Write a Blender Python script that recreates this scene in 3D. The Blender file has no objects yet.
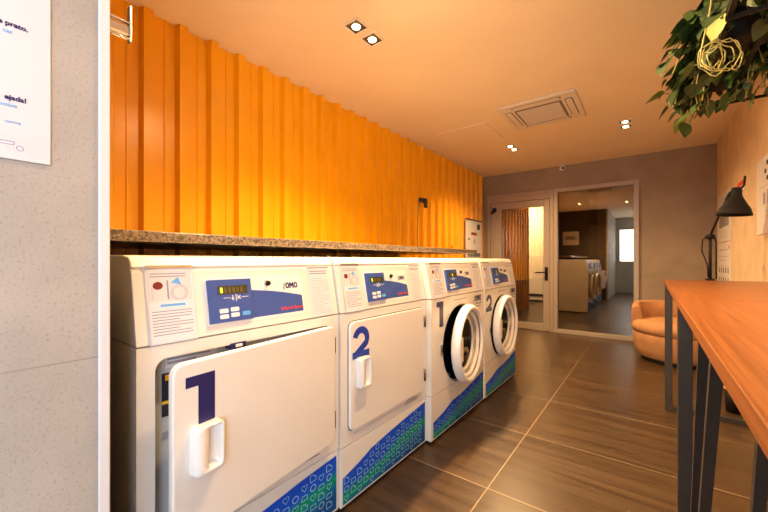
import bpy, bmesh, math, random
from mathutils import Vector, Matrix
random.seed(7)
SC = bpy.context.scene
COL = SC.collection
R = math.radians

# ------------------------------------------------------------------ camera, world, light, exposure
cam_data = bpy.data.cameras.new('camera')
cam = bpy.data.objects.new('camera', cam_data)
COL.objects.link(cam)
cam.location = (0, 0, 1.0)
cam.rotation_euler = (R(90), 0, R(37.17))
cam_data.sensor_width = 36.0
cam_data.lens = 351.5 / 768 * 36
cam_data.shift_y = 4.2 / 768
cam_data.clip_start = 0.02
SC.camera = cam

world = bpy.data.worlds.new('world')
SC.world = world
world.use_nodes = True
world.node_tree.nodes['Background'].inputs[0].default_value = (0.75, 0.87, 1.0, 1)
world.node_tree.nodes['Background'].inputs[1].default_value = 1.0

def light(name, kind, loc, energy, color, **kw):
    d = bpy.data.lights.new(name, kind)
    d.energy = energy
    d.color = color
    for k, v in kw.items():
        setattr(d, k, v)
    o = bpy.data.objects.new(name, d)
    o.location = loc
    COL.objects.link(o)
    return o

WARM = (1.0, 0.63, 0.29)
# daylight outside the window behind the camera
day = light('window_daylight', 'AREA', (-0.12, -2.46, 1.45), 34, (0.86, 0.93, 1.0), shape='RECTANGLE', size=1.35, size_y=1.15)
day.rotation_euler = (R(-90), 0, R(180))
day2 = light('added_side_fill', 'AREA', (0.80, -1.05, 1.25), 46, (0.82, 0.91, 1.0), shape='RECTANGLE', size=1.25, size_y=1.9)  # added fill lamp at the right, brightens left wall and machine fronts
day2.rotation_euler = (R(90), 0, R(90))
SC.view_settings.view_transform = 'Standard'
SC.view_settings.look = 'None'
SC.view_settings.gamma = 1.0
SC.view_settings.use_curve_mapping = False
SC.view_settings.exposure = 0.40
SPOT_W = 62
CEIL = 2.296

# ------------------------------------------------------------------ materials
def hexc(r, g, b):
    f = lambda c: (c / 255 / 12.92) if c / 255 <= 0.04045 else ((c / 255 + 0.055) / 1.055) ** 2.4
    return (f(r), f(g), f(b), 1)

def base_mat(name):
    m = bpy.data.materials.new(name)
    m.use_nodes = True
    nt = m.node_tree
    return m, nt, nt.nodes['Principled BSDF']

def mat(name, col, rough=0.5, metal=0.0, noise=0.0, scale=30, bump=0.0, spec=0.5, coat=0.0):
    m, nt, b = base_mat(name)
    c = col if len(col) == 4 else (*col, 1)
    b.inputs['Base Color'].default_value = c
    b.inputs['Roughness'].default_value = rough
    b.inputs['Metallic'].default_value = metal
    b.inputs['Specular IOR Level'].default_value = spec
    b.inputs['Coat Weight'].default_value = coat
    if noise or bump:
        tc = nt.nodes.new('ShaderNodeTexCoord')
        n = nt.nodes.new('ShaderNodeTexNoise')
        n.inputs['Scale'].default_value = scale
        n.inputs['Detail'].default_value = 6
        nt.links.new(tc.outputs['Object'], n.inputs['Vector'])
        if noise:
            r = nt.nodes.new('ShaderNodeValToRGB')
            r.color_ramp.elements[0].position = 0.3
            r.color_ramp.elements[1].position = 0.7
            r.color_ramp.elements[0].color = tuple(max(0, x * (1 - noise)) for x in c[:3]) + (1,)
            r.color_ramp.elements[1].color = tuple(min(1, x * (1 + noise)) for x in c[:3]) + (1,)
            nt.links.new(n.outputs['Fac'], r.inputs['Fac'])
            nt.links.new(r.outputs['Color'], b.inputs['Base Color'])
        if bump:
            bp = nt.nodes.new('ShaderNodeBump')
            bp.inputs['Strength'].default_value = bump
            bp.inputs['Distance'].default_value = 0.01
            nt.links.new(n.outputs['Fac'], bp.inputs['Height'])
            nt.links.new(bp.outputs['Normal'], b.inputs['Normal'])
    return m

def emit_mat(name, col, strength):
    m, nt, b = base_mat(name)
    b.inputs['Base Color'].default_value = (*col[:3], 1)
    b.inputs['Emission Color'].default_value = (*col[:3], 1)
    b.inputs['Emission Strength'].default_value = strength
    return m

def glass_mat(name, tint, refl, rough=0.0, rcol=(1, 1, 1)):
    m, nt, b = base_mat(name)
    nt.nodes.remove(b)
    out = nt.nodes['Material Output']
    tr = nt.nodes.new('ShaderNodeBsdfTransparent')
    tr.inputs[0].default_value = (*tint, 1)
    gl = nt.nodes.new('ShaderNodeBsdfGlossy')
    gl.inputs['Color'].default_value = (*rcol, 1)
    gl.inputs['Roughness'].default_value = rough
    mx = nt.nodes.new('ShaderNodeMixShader')
    mx.inputs[0].default_value = refl
    nt.links.new(tr.outputs[0], mx.inputs[1])
    nt.links.new(gl.outputs[0], mx.inputs[2])
    nt.links.new(mx.outputs[0], out.inputs[0])
    return m

def tile_wall_mat(name, col, joint_z0=0.81, joint_h=0.865):
    """large porcelain slabs: fine speckle plus thin horizontal joints"""
    m, nt, b = base_mat(name)
    L = nt.links.new
    tc = nt.nodes.new('ShaderNodeTexCoord')
    n1 = nt.nodes.new('ShaderNodeTexNoise'); n1.inputs['Scale'].default_value = 5; n1.inputs['Detail'].default_value = 8
    n2 = nt.nodes.new('ShaderNodeTexNoise'); n2.inputs['Scale'].default_value = 200; n2.inputs['Detail'].default_value = 4
    L(tc.outputs['Object'], n1.inputs['Vector']); L(tc.outputs['Object'], n2.inputs['Vector'])
    r1 = nt.nodes.new('ShaderNodeValToRGB')
    r1.color_ramp.elements[0].position = 0.35; r1.color_ramp.elements[1].position = 0.65
    r1.color_ramp.elements[0].color = tuple(x * 0.88 for x in col[:3]) + (1,)
    r1.color_ramp.elements[1].color = tuple(min(1, x * 1.06) for x in col[:3]) + (1,)
    L(n1.outputs['Fac'], r1.inputs['Fac'])
    r2 = nt.nodes.new('ShaderNodeValToRGB')
    r2.color_ramp.elements[0].position = 0.30; r2.color_ramp.elements[1].position = 0.45
    r2.color_ramp.elements[0].color = (0.70, 0.66, 0.62, 1); r2.color_ramp.elements[1].color = (1, 1, 1, 1)
    L(n2.outputs['Fac'], r2.inputs['Fac'])
    mx = nt.nodes.new('ShaderNodeMixRGB'); mx.blend_type = 'MULTIPLY'; mx.inputs[0].default_value = 0.7
    L(r1.outputs[0], mx.inputs[1]); L(r2.outputs[0], mx.inputs[2])
    sep = nt.nodes.new('ShaderNodeSeparateXYZ'); L(tc.outputs['Object'], sep.inputs[0])
    a = nt.nodes.new('ShaderNodeMath'); a.operation = 'SUBTRACT'; a.inputs[1].default_value = joint_z0 - 10 * joint_h
    L(sep.outputs['Z'], a.inputs[0])
    md = nt.nodes.new('ShaderNodeMath'); md.operation = 'MODULO'; md.inputs[1].default_value = joint_h; L(a.outputs[0], md.inputs[0])
    ls = nt.nodes.new('ShaderNodeMath'); ls.operation = 'LESS_THAN'; ls.inputs[1].default_value = 0.003; L(md.outputs[0], ls.inputs[0])
    mj = nt.nodes.new('ShaderNodeMixRGB'); L(ls.outputs[0], mj.inputs[0]); L(mx.outputs[0], mj.inputs[1])
    mj.inputs[2].default_value = tuple(x * 0.72 for x in col[:3]) + (1,)
    L(mj.outputs[0], b.inputs['Base Color'])
    b.inputs['Roughness'].default_value = 0.55
    bp = nt.nodes.new('ShaderNodeBump'); bp.inputs['Strength'].default_value = 0.12; bp.inputs['Distance'].default_value = 0.004
    L(n2.outputs['Fac'], bp.inputs['Height']); L(bp.outputs[0], b.inputs['Normal'])
    return m

def floor_mat():
    """wood-look porcelain planks 1.2 x 0.6, grain along X, thin pale grout"""
    m, nt, b = base_mat('floor_wood_tile')
    L = nt.links.new
    tc = nt.nodes.new('ShaderNodeTexCoord')
    sep = nt.nodes.new('ShaderNodeSeparateXYZ'); L(tc.outputs['Object'], sep.inputs[0])
    def mod(sock, off, per):
        a = nt.nodes.new('ShaderNodeMath'); a.operation = 'ADD'; a.inputs[1].default_value = off; L(sock, a.inputs[0])
        d = nt.nodes.new('ShaderNodeMath'); d.operation = 'DIVIDE'; d.inputs[1].default_value = per; L(a.outputs[0], d.inputs[0])
        fr = nt.nodes.new('ShaderNodeMath'); fr.operation = 'FRACT'; L(d.outputs[0], fr.inputs[0])
        fl = nt.nodes.new('ShaderNodeMath'); fl.operation = 'FLOOR'; L(d.outputs[0], fl.inputs[0])
        lt = nt.nodes.new('ShaderNodeMath'); lt.operation = 'LESS_THAN'; lt.inputs[1].default_value = 0.004 / per; L(fr.outputs[0], lt.inputs[0])
        return lt.outputs[0], fl.outputs[0]
    gx, ix = mod(sep.outputs['X'], 0.572 + 12, 1.2)
    gy, iy = mod(sep.outputs['Y'], -2.10 + 12, 0.6)
    mxm = nt.nodes.new('ShaderNodeMath'); mxm.operation = 'MAXIMUM'; L(gx, mxm.inputs[0]); L(gy, mxm.inputs[1])
    # per tile offset
    cmb = nt.nodes.new('ShaderNodeCombineXYZ'); L(ix, cmb.inputs[0]); L(iy, cmb.inputs[1])
    wn = nt.nodes.new('ShaderNodeTexWhiteNoise'); wn.noise_dimensions = '3D'; L(cmb.outputs[0], wn.inputs['Vector'])
    mp = nt.nodes.new('ShaderNodeMapping'); mp.inputs['Scale'].default_value = (1.0, 16, 1)
    L(tc.outputs['Object'], mp.inputs['Vector'])
    va = nt.nodes.new('ShaderNodeVectorMath'); va.operation = 'ADD'; L(mp.outputs[0], va.inputs[0])
    sc = nt.nodes.new('ShaderNodeVectorMath'); sc.operation = 'SCALE'; sc.inputs['Scale'].default_value = 30; L(wn.outputs['Color'], sc.inputs[0]); L(sc.outputs[0], va.inputs[1])
    n1 = nt.nodes.new('ShaderNodeTexNoise'); n1.inputs['Scale'].default_value = 1.3; n1.inputs['Detail'].default_value = 8; n1.inputs['Distortion'].default_value = 0.35
    L(va.outputs[0], n1.inputs['Vector'])
    r = nt.nodes.new('ShaderNodeValToRGB')
    r.color_ramp.elements[0].position = 0.28; r.color_ramp.elements[1].position = 0.75
    r.color_ramp.elements[0].color = (0.030, 0.016, 0.008, 1); r.color_ramp.elements[1].color = (0.082, 0.048, 0.024, 1)
    L(n1.outputs['Fac'], r.inputs['Fac'])
    mj = nt.nodes.new('ShaderNodeMixRGB'); L(mxm.outputs[0], mj.inputs[0]); L(r.outputs[0], mj.inputs[1]); mj.inputs[2].default_value = (0.30, 0.22, 0.14, 1)
    L(mj.outputs[0], b.inputs['Base Color'])
    n2 = nt.nodes.new('ShaderNodeTexNoise'); n2.inputs['Scale'].default_value = 140; L(tc.outputs['Object'], n2.inputs['Vector'])
    rr = nt.nodes.new('ShaderNodeMapRange'); rr.inputs[3].default_value = 0.22; rr.inputs[4].default_value = 0.42; L(n1.outputs['Fac'], rr.inputs[0]); L(rr.outputs[0], b.inputs['Roughness'])
    bp = nt.nodes.new('ShaderNodeBump'); bp.inputs['Strength'].default_value = 0.15; bp.inputs['Distance'].default_value = 0.003
    L(n2.outputs['Fac'], bp.inputs['Height']); L(bp.outputs[0], b.inputs['Normal'])
    return m

def wood_mat(name, c1, c2, rough=0.32):
    m, nt, b = base_mat(name)
    L = nt.links.new
    tc = nt.nodes.new('ShaderNodeTexCoord')
    mp = nt.nodes.new('ShaderNodeMapping'); mp.inputs['Scale'].default_value = (110, 1.2, 110); L(tc.outputs['Object'], mp.inputs[0])
    n = nt.nodes.new('ShaderNodeTexNoise'); n.inputs['Scale'].default_value = 2.2; n.inputs['Detail'].default_value = 6; n.inputs['Distortion'].default_value = 0.3
    L(mp.outputs[0], n.inputs['Vector'])
    r = nt.nodes.new('ShaderNodeValToRGB')
    r.color_ramp.elements[0].position = 0.35; r.color_ramp.elements[1].position = 0.65
    r.color_ramp.elements[0].color = (*c1, 1); r.color_ramp.elements[1].color = (*c2, 1)
    L(n.outputs['Fac'], r.inputs[0]); L(r.outputs[0], b.inputs['Base Color'])
    b.inputs['Roughness'].default_value = rough
    return m

def granite_mat():
    m, nt, b = base_mat('speckled_granite')
    L = nt.links.new
    tc = nt.nodes.new('ShaderNodeTexCoord')
    v = nt.nodes.new('ShaderNodeTexVoronoi'); v.inputs['Scale'].default_value = 170; L(tc.outputs['Object'], v.inputs['Vector'])
    r = nt.nodes.new('ShaderNodeValToRGB')
    e = r.color_ramp.elements
    e[0].position = 0.0; e[0].color = (0.03, 0.025, 0.02, 1)
    e[1].position = 0.35; e[1].color = (0.10, 0.075, 0.052, 1)
    x = e.new(0.7); x.color = (0.24, 0.185, 0.13, 1)
    L(v.outputs['Color'], r.inputs[0]); L(r.outputs[0], b.inputs['Base Color'])
    b.inputs['Roughness'].default_value = 0.25
    return m

def decal_mat(name, slope, z0):
    """blue vinyl with a soft green band that follows the diagonal"""
    m, nt, b = base_mat(name)
    L = nt.links.new
    tc = nt.nodes.new('ShaderNodeTexCoord')
    sep = nt.nodes.new('ShaderNodeSeparateXYZ'); L(tc.outputs['Object'], sep.inputs[0])
    k = nt.nodes.new('ShaderNodeMath'); k.operation = 'MULTIPLY'; k.inputs[1].default_value = -slope; L(sep.outputs['Y'], k.inputs[0])
    a = nt.nodes.new('ShaderNodeMath'); a.operation = 'ADD'; L(sep.outputs['Z'], a.inputs[0]); L(k.outputs[0], a.inputs[1])
    n = nt.nodes.new('ShaderNodeTexNoise'); n.inputs['Scale'].default_value = 6; L(tc.outputs['Object'], n.inputs['Vector'])
    nm = nt.nodes.new('ShaderNodeMath'); nm.operation = 'MULTIPLY_ADD'; nm.inputs[1].default_value = 0.06; nm.inputs[2].default_value = -0.03 - z0; L(n.outputs['Fac'], nm.inputs[0])
    s = nt.nodes.new('ShaderNodeMath'); s.operation = 'ADD'; L(a.outputs[0], s.inputs[0]); L(nm.outputs[0], s.inputs[1])
    mr = nt.nodes.new('ShaderNodeMapRange'); mr.inputs[1].default_value = -0.135; mr.inputs[2].default_value = 0.025; L(s.outputs[0], mr.inputs[0])
    r = nt.nodes.new('ShaderNodeValToRGB')
    e = r.color_ramp.elements
    e[0].position = 0.08; e[0].color = (0.006, 0.07, 0.28, 1)
    e[1].position = 1.0; e[1].color = (0.01, 0.08, 0.62, 1)
    for p, c in ((0.36, (0.003, 0.16, 0.34, 1)), (0.48, (0.0, 0.27, 0.17, 1)), (0.58, (0.0, 0.27, 0.17, 1)), (0.76, (0.008, 0.09, 0.62, 1))):
        q = e.new(p); q.color = c
    L(mr.outputs[0], r.inputs[0]); L(r.outputs[0], b.inputs['Base Color'])
    b.inputs['Roughness'].default_value = 0.6
    b.inputs['Specular IOR Level'].default_value = 0.15
    return m

M = {}
M['tile'] = tile_wall_mat('beige_porcelain_wall', (0.41, 0.372, 0.33))
M['tile_far'] = tile_wall_mat('brown_beige_porcelain_wall', (0.32, 0.25, 0.175))
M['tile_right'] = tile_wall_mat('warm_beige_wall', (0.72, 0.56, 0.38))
M['ceiling'] = mat('ceiling_paint', (0.92, 0.78, 0.56), 0.8, noise=0.02, scale=3)
M['floor'] = floor_mat()
M['orange'] = mat('orange_painted_steel', (0.92, 0.42, 0.004), 0.25, noise=0.03, scale=4, spec=0.5)
M['white_trim'] = mat('white_aluminium', (0.70, 0.69, 0.71), 0.35)
M['granite'] = granite_mat()
M['enamel'] = mat('white_enamel', (0.80, 0.77, 0.72), 0.30, coat=0.2, noise=0.01, scale=8)
M['enamel_dark'] = mat('grey_enamel', (0.50, 0.52, 0.54), 0.4)
M['plinth'] = mat('black_plinth', (0.012, 0.012, 0.013), 0.6)
M['seam'] = mat('dark_seam', (0.06, 0.055, 0.05), 0.7)
M['plastic_white'] = mat('white_plastic', (0.88, 0.87, 0.85), 0.35)
M['blue'] = mat('panel_blue', (0.035, 0.09, 0.36), 0.35)
M['navy'] = mat('navy_vinyl', (0.018, 0.016, 0.11), 0.4)
M['royal'] = mat('royal_blue_vinyl', (0.012, 0.045, 0.36), 0.4)
M['lcd'] = mat('olive_display', (0.045, 0.040, 0.012), 0.2)
M['digit'] = emit_mat('green_digit', (0.45, 0.62, 0.05), 0.8)
M['btn'] = mat('white_button', (0.85, 0.87, 0.9), 0.4)
M['btn_blue'] = mat('light_blue_button', (0.12, 0.42, 0.85), 0.4)
M['red'] = mat('red_print', (0.75, 0.05, 0.02), 0.5)
M['paper'] = mat('paper', (0.68, 0.66, 0.68), 0.7)
M['paper_cool'] = mat('leaflet_paper', (0.74, 0.74, 0.80), 0.6)
M['ink'] = mat('grey_ink', (0.30, 0.30, 0.38), 0.7)
M['ink_pale'] = mat('pale_ink', (0.52, 0.52, 0.58), 0.7)
M['ink_black'] = mat('black_ink', (0.02, 0.02, 0.03), 0.7)
M['ink_blue'] = mat('sky_blue_ink', (0.12, 0.42, 0.85), 0.6)
M['green_ink'] = mat('green_ink', (0.05, 0.45, 0.12), 0.6)
M['icon'] = mat('pale_blue_line', (0.36, 0.66, 0.88), 0.5)
M['acrylic'] = mat('clear_acrylic', (0.72, 0.74, 0.80), 0.15)
M['black'] = mat('black_powder_coat', (0.010, 0.009, 0.009), 0.6, spec=0.2)
M['blacksteel'] = mat('charcoal_steel', (0.034, 0.030, 0.029), 0.42, noise=0.08, scale=20)
M['chrome'] = mat('chrome', (0.75, 0.74, 0.72), 0.16, metal=1.0)
M['steel'] = mat('brushed_steel', (0.55, 0.54, 0.52), 0.3, metal=1.0)
M['chrome_soft'] = mat('soft_chrome', (0.7, 0.7, 0.7), 0.3, metal=0.8)
M['hinge_steel'] = mat('dull_hinge_steel', (0.22, 0.21, 0.20), 0.35, metal=1.0)
M['drum'] = mat('dark_drum_steel', (0.05, 0.05, 0.055), 0.3, metal=0.6)
M['darkglass'] = mat('dark_door_glass', (0.012, 0.012, 0.014), 0.04, coat=1.0)
M['table'] = wood_mat('orange_oak_laminate', (0.175, 0.056, 0.013), (0.29, 0.102, 0.027))
M['table_edge'] = wood_mat('oak_edge_band', (0.46, 0.22, 0.10), (0.58, 0.30, 0.14), 0.45)
M['suede'] = mat('tan_suede', (0.42, 0.215, 0.10), 0.85, noise=0.18, scale=9)
M['frame_al'] = mat('champagne_aluminium', (0.40, 0.33, 0.26), 0.42, metal=0.25)
M['pane'] = glass_mat('door_glass', (0.72, 0.72, 0.72), 0.17)
M['pane_fixed'] = glass_mat('tinted_glass', (0.44, 0.37, 0.30), 0.20, 0.0, (1.0, 0.84, 0.66))
M['pane_clear'] = glass_mat('clear_pane', (0.95, 0.97, 1.0), 0.05)
M['lobby_grey'] = mat('lobby_grey_wall', (0.42, 0.40, 0.38), 0.7)
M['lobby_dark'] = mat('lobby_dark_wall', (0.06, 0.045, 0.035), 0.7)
M['lobby_cream'] = mat('lobby_cream_wall', (0.82, 0.72, 0.56), 0.6)
M['lens'] = emit_mat('lamp_lens', (1.0, 0.78, 0.40), 12)
M['lamp_white'] = mat('lamp_frame_white', (0.82, 0.74, 0.62), 0.4)
M['reflector'] = mat('lamp_reflector', (0.10, 0.07, 0.05), 0.35, metal=0.3)
M['ac'] = mat('ac_white_plastic', (0.80, 0.72, 0.60), 0.5)
M['ac_mid'] = mat('ac_grille_shadow', (0.30, 0.26, 0.21), 0.7)
M['ac_dark'] = mat('ac_slot_dark', (0.10, 0.08, 0.06), 0.7)
M['leaf_dark'] = mat('leaf_dark_green', (0.020, 0.048, 0.010), 0.55, noise=0.35, scale=25)
M['leaf_mid'] = mat('leaf_green', (0.045, 0.095, 0.016), 0.55, noise=0.3, scale=25)
M['leaf_lime'] = mat('leaf_lime', (0.20, 0.25, 0.03), 0.55, noise=0.25, scale=25)
M['vine'] = mat('pale_vine_stem', (0.36, 0.34, 0.11), 0.5)
M['vine_green'] = mat('green_vine_stem', (0.14, 0.17, 0.05), 0.5)

# ------------------------------------------------------------------ mesh helpers
class MB:
    def __init__(self):
        self.bm = bmesh.new()
        self.mats = []
    def mi(self, m):
        if m is None: return 0
        if m not in self.mats: self.mats.append(m)
        return self.mats.index(m)
    def _paint(self, faces, m, smooth=False):
        i = self.mi(m)
        for f in faces:
            f.material_index = i
            f.smooth = smooth
    def box(self, lo, hi, m=None, bevel=0.0, seg=2, M4=None):
        lo, hi = Vector(lo), Vector(hi)
        r = bmesh.ops.create_cube(self.bm, size=1.0)
        vs = r['verts']
        for v in vs:
            v.co = Vector((lo[i] + (v.co[i] + 0.5) * (hi[i] - lo[i]) for i in range(3)))
        if bevel:
            es = list({e for v in vs for e in v.link_edges})
            rb = bmesh.ops.bevel(self.bm, geom=es, offset=bevel, segments=seg, affect='EDGES', profile=0.5)
            fs = rb['faces']
            vs = list({v for f in fs for v in f.verts} | {v for v in vs if v.is_valid})
        faces = list({f for v in vs for f in v.link_faces})
        self._paint(faces, m)
        if M4 is not None:
            for v in vs: v.co = M4 @ v.co
        return vs
    def prism(self, pts, vec, m=None, side=None, smooth_side=False):
        """closed polygon pts (3D) extruded along vec"""
        vec = Vector(vec)
        a = [self.bm.verts.new(Vector(p)) for p in pts]
        b = [self.bm.verts.new(Vector(p) + vec) for p in pts]
        n = len(a)
        fs = [self.bm.faces.new(a[::-1]), self.bm.faces.new(b)]
        self._paint(fs, m)
        sd = []
        for i in range(n):
            sd.append(self.bm.faces.new((a[i], a[(i + 1) % n], b[(i + 1) % n], b[i])))
        self._paint(sd, side or m, smooth_side)
        return a + b
    def tube(self, pts, rad, m=None, seg=8, caps=True):
        pts = [Vector(p) for p in pts]
        n = len(pts)
        rads = rad if isinstance(rad, (list, tuple)) else [rad] * n
        rings = []
        up = None
        for i, p in enumerate(pts):
            t = (pts[min(i + 1, n - 1)] - pts[max(i - 1, 0)])
            if t.length < 1e-9: t = Vector((0, 0, 1))
            t.normalize()
            if up is None:
                up = Vector((0, 0, 1)) if abs(t.z) < 0.9 else Vector((1, 0, 0))
            x = up - t * up.dot(t)
            if x.length < 1e-5:
                up = Vector((1, 0, 0)) if abs(t.x) < 0.9 else Vector((0, 1, 0))
                x = up - t * up.dot(t)
            x.normalize()
            y = t.cross(x)
            up = x
            rings.append([self.bm.verts.new(p + (x * math.cos(2 * math.pi * k / seg) + y * math.sin(2 * math.pi * k / seg)) * rads[i]) for k in range(seg)])
        fs = []
        for i in range(n - 1):
            for k in range(seg):
                fs.append(self.bm.faces.new((rings[i][k], rings[i][(k + 1) % seg], rings[i + 1][(k + 1) % seg], rings[i + 1][k])))
        self._paint(fs, m, True)
        if caps:
            self._paint([self.bm.faces.new(rings[0][::-1]), self.bm.faces.new(rings[-1])], m)
    def lathe(self, prof, centre=(0, 0, 0), axis='Z', m=None, seg=48, smooth=True, a0=0.0, a1=2 * math.pi, M4=None, cap=False):
        """prof: list of (radius, height, [mat]) revolved about the axis through centre"""
        full = abs(a1 - a0 - 2 * math.pi) < 1e-6
        cnt = seg if full else seg + 1
        c = Vector(centre)
        rings = []
        for p in prof:
            r, h = p[0], p[1]
            ring = []
            for k in range(cnt):
                t = a0 + (a1 - a0) * k / seg
                if axis == 'Z': q = Vector((r * math.cos(t), r * math.sin(t), h))
                elif axis == 'X': q = Vector((h, r * math.cos(t), r * math.sin(t)))
                else: q = Vector((r * math.cos(t), h, r * math.sin(t)))
                q = q + c
                if M4 is not None: q = M4 @ q
                ring.append(self.bm.verts.new(q))
            rings.append(ring)
        for i in range(len(rings) - 1):
            fs = []
            for k in range(seg):
                k2 = (k + 1) % cnt
                try:
                    fs.append(self.bm.faces.new((rings[i][k], rings[i][k2], rings[i + 1][k2], rings[i + 1][k])))
                except ValueError:
                    pass
            mm = prof[i + 1][2] if len(prof[i + 1]) > 2 else m
            self._paint(fs, mm, smooth)
        if cap:
            self._paint([self.bm.faces.new(rings[-1])], m)
            self._paint([self.bm.faces.new(rings[0][::-1])], m)
        return rings
    def quad(self, pts, m=None, smooth=False):
        f = self.bm.faces.new([self.bm.verts.new(Vector(p)) for p in pts])
        self._paint([f], m, smooth)
    def text(self, body, size, M4, m=None, bold=0.0, align='LEFT', extrude=0.0006, shear=0.0):
        cu = bpy.data.curves.new('lettering', 'FONT')
        cu.body = body; cu.size = size; cu.offset = bold; cu.align_x = align; cu.extrude = extrude; cu.resolution_u = 3; cu.shear = shear
        ob = bpy.data.objects.new('lettering', cu)
        COL.objects.link(ob)
        dg = bpy.context.evaluated_depsgraph_get()
        me = bpy.data.meshes.new_from_object(ob.evaluated_get(dg))
        bpy.data.objects.remove(ob); bpy.data.curves.remove(cu)
        me.transform(M4)
        n0 = len(self.bm.faces)
        self.bm.from_mesh(me)
        self.bm.faces.ensure_lookup_table()
        self._paint([self.bm.faces[i] for i in range(n0, len(self.bm.faces))], m)
        bpy.data.meshes.remove(me)
    def build(self, name, material=None, parent=None, loc=None, normals=True):
        me = bpy.data.meshes.new(name)
        if normals:
            bmesh.ops.recalc_face_normals(self.bm, faces=self.bm.faces[:])
        self.bm.to_mesh(me); self.bm.free()
        ms = self.mats or [material or 'white_trim']
        for k in ms:
            me.materials.append(M[k] if isinstance(k, str) else k)
        o = bpy.data.objects.new(name, me)
        COL.objects.link(o)
        if parent is not None: o.parent = parent
        if loc is not None: o.location = loc
        return o

def tag(o, label, cat, group=None, kind=None):
    o['label'] = label
    o['category'] = cat
    if group: o['group'] = group
    if kind: o['kind'] = kind
    return o

def thing(name, label, cat, loc=(0, 0, 0), rz=0.0, group=None):
    o = bpy.data.objects.new(name, None)
    COL.objects.link(o)
    o.empty_display_size = 0.1
    o.location = loc
    o.rotation_euler = (0, 0, rz)
    return tag(o, label, cat, group)

def struct(o, label, cat):
    return tag(o, label, cat, kind='structure')

def simple(name, parent, fn, material=None):
    b = MB(); fn(b); return b.build(name, material, parent)

def frameX(y, z, x, k=0.0):
    """matrix putting text on a surface facing +X: text x -> +Y, text y -> up (leaning k in x per z)"""
    up = Vector((k, 0, 1)).normalized()
    rt = Vector((0, 1, 0))
    nz = rt.cross(up)
    return Matrix(((rt.x, up.x, nz.x, x), (rt.y, up.y, nz.y, y), (rt.z, up.z, nz.z, z), (0, 0, 0, 1)))

def frameNX(y, z, x):
    """text on a surface facing -X"""
    return Matrix(((0, 0, -1, x), (-1, 0, 0, y), (0, 1, 0, z), (0, 0, 0, 1)))

def framePY(x, z, y):
    """text on a surface facing +Y"""
    return Matrix(((-1, 0, 0, x), (0, 0, 1, y), (0, 1, 0, z), (0, 0, 0, 1)))

def rrect(y0, y1, z0, z1, r, n=6):
    pts = []
    for cy, cz, a in ((y1 - r, z1 - r, 0), (y0 + r, z1 - r, 90), (y0 + r, z0 + r, 180), (y1 - r, z0 + r, 270)):
        for k in range(n + 1):
            t = R(a + 90 * k / n)
            pts.append((cy + r * math.cos(t), cz + r * math.sin(t)))
    return pts

def ray_rect(cy, cz, t, y0, y1, z0, z1):
    dy, dz = math.cos(t), math.sin(t)
    s = 1e9
    if dy > 1e-9: s = min(s, (y1 - cy) / dy)
    if dy < -1e-9: s = min(s, (y0 - cy) / dy)
    if dz > 1e-9: s = min(s, (z1 - cz) / dz)
    if dz < -1e-9: s = min(s, (z0 - cz) / dz)
    return cy + s * dy, cz + s * dz

def plate_with_hole(b, y0, y1, z0, z1, hole, x, depth, m, mwall):
    """flat plate at x with a hole (loop of (y,z)), hole walls going back by depth"""
    cy = sum(p[0] for p in hole) / len(hole); cz = sum(p[1] for p in hole) / len(hole)
    items = [(math.atan2(p[1] - cz, p[0] - cy), p) for p in hole]
    for c in ((y0, z0), (y1, z0), (y1, z1), (y0, z1)):
        t = math.atan2(c[1] - cz, c[0] - cy)
        # matching inner point by interpolation
        best = None
        n = len(hole)
        for i in range(n):
            a, d = hole[i], hole[(i + 1) % n]
            ta = math.atan2(a[1] - cz, a[0] - cy); td = math.atan2(d[1] - cz, d[0] - cy)
            dd = (td - ta + math.pi) % (2 * math.pi) - math.pi
            ds = (t - ta + math.pi) % (2 * math.pi) - math.pi
            if dd != 0 and 0 <= ds / dd <= 1:
                k = ds / dd
                best = (a[0] + (d[0] - a[0]) * k, a[1] + (d[1] - a[1]) * k)
        if best: items.append((t, best, c))
    items.sort(key=lambda q: q[0])
    inn, out, bak = [], [], []
    for it in items:
        p = it[1]
        o = it[2] if len(it) > 2 else ray_rect(cy, cz, it[0], y0, y1, z0, z1)
        inn.append(b.bm.verts.new((x, p[0], p[1]))); out.append(b.bm.verts.new((x, o[0], o[1])))
        bak.append(b.bm.verts.new((x - depth, p[0], p[1])))
    n = len(inn)
    f1, f2 = [], []
    for i in range(n):
        j = (i + 1) % n
        f1.append(b.bm.faces.new((out[i], out[j], inn[j], inn[i])))
        f2.append(b.bm.faces.new((inn[i], inn[j], bak[j], bak[i])))
    b._paint(f1, m); b._paint(f2, mwall, True)

def ribbon(pts, w):
    """outline of a polyline of width w (2D)"""
    L, Rr = [], []
    n = len(pts)
    for i in range(n):
        a = Vector(pts[max(i - 1, 0)]); c = Vector(pts[min(i + 1, n - 1)])
        t = (c - a).normalized(); nn = Vector((-t.y, t.x))
        p = Vector(pts[i])
        L.append(tuple(p + nn * w / 2)); Rr.append(tuple(p - nn * w / 2))
    return L + Rr[::-1]

# ------------------------------------------------------------------ room shell
XL, XR = -2.09, 0.587          # orange wall plane, right wall plane
YF, YB = 5.33, -2.30           # far wall, back wall
BLX, BLY = -0.86, 0.229        # tiled block left of the camera

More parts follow.
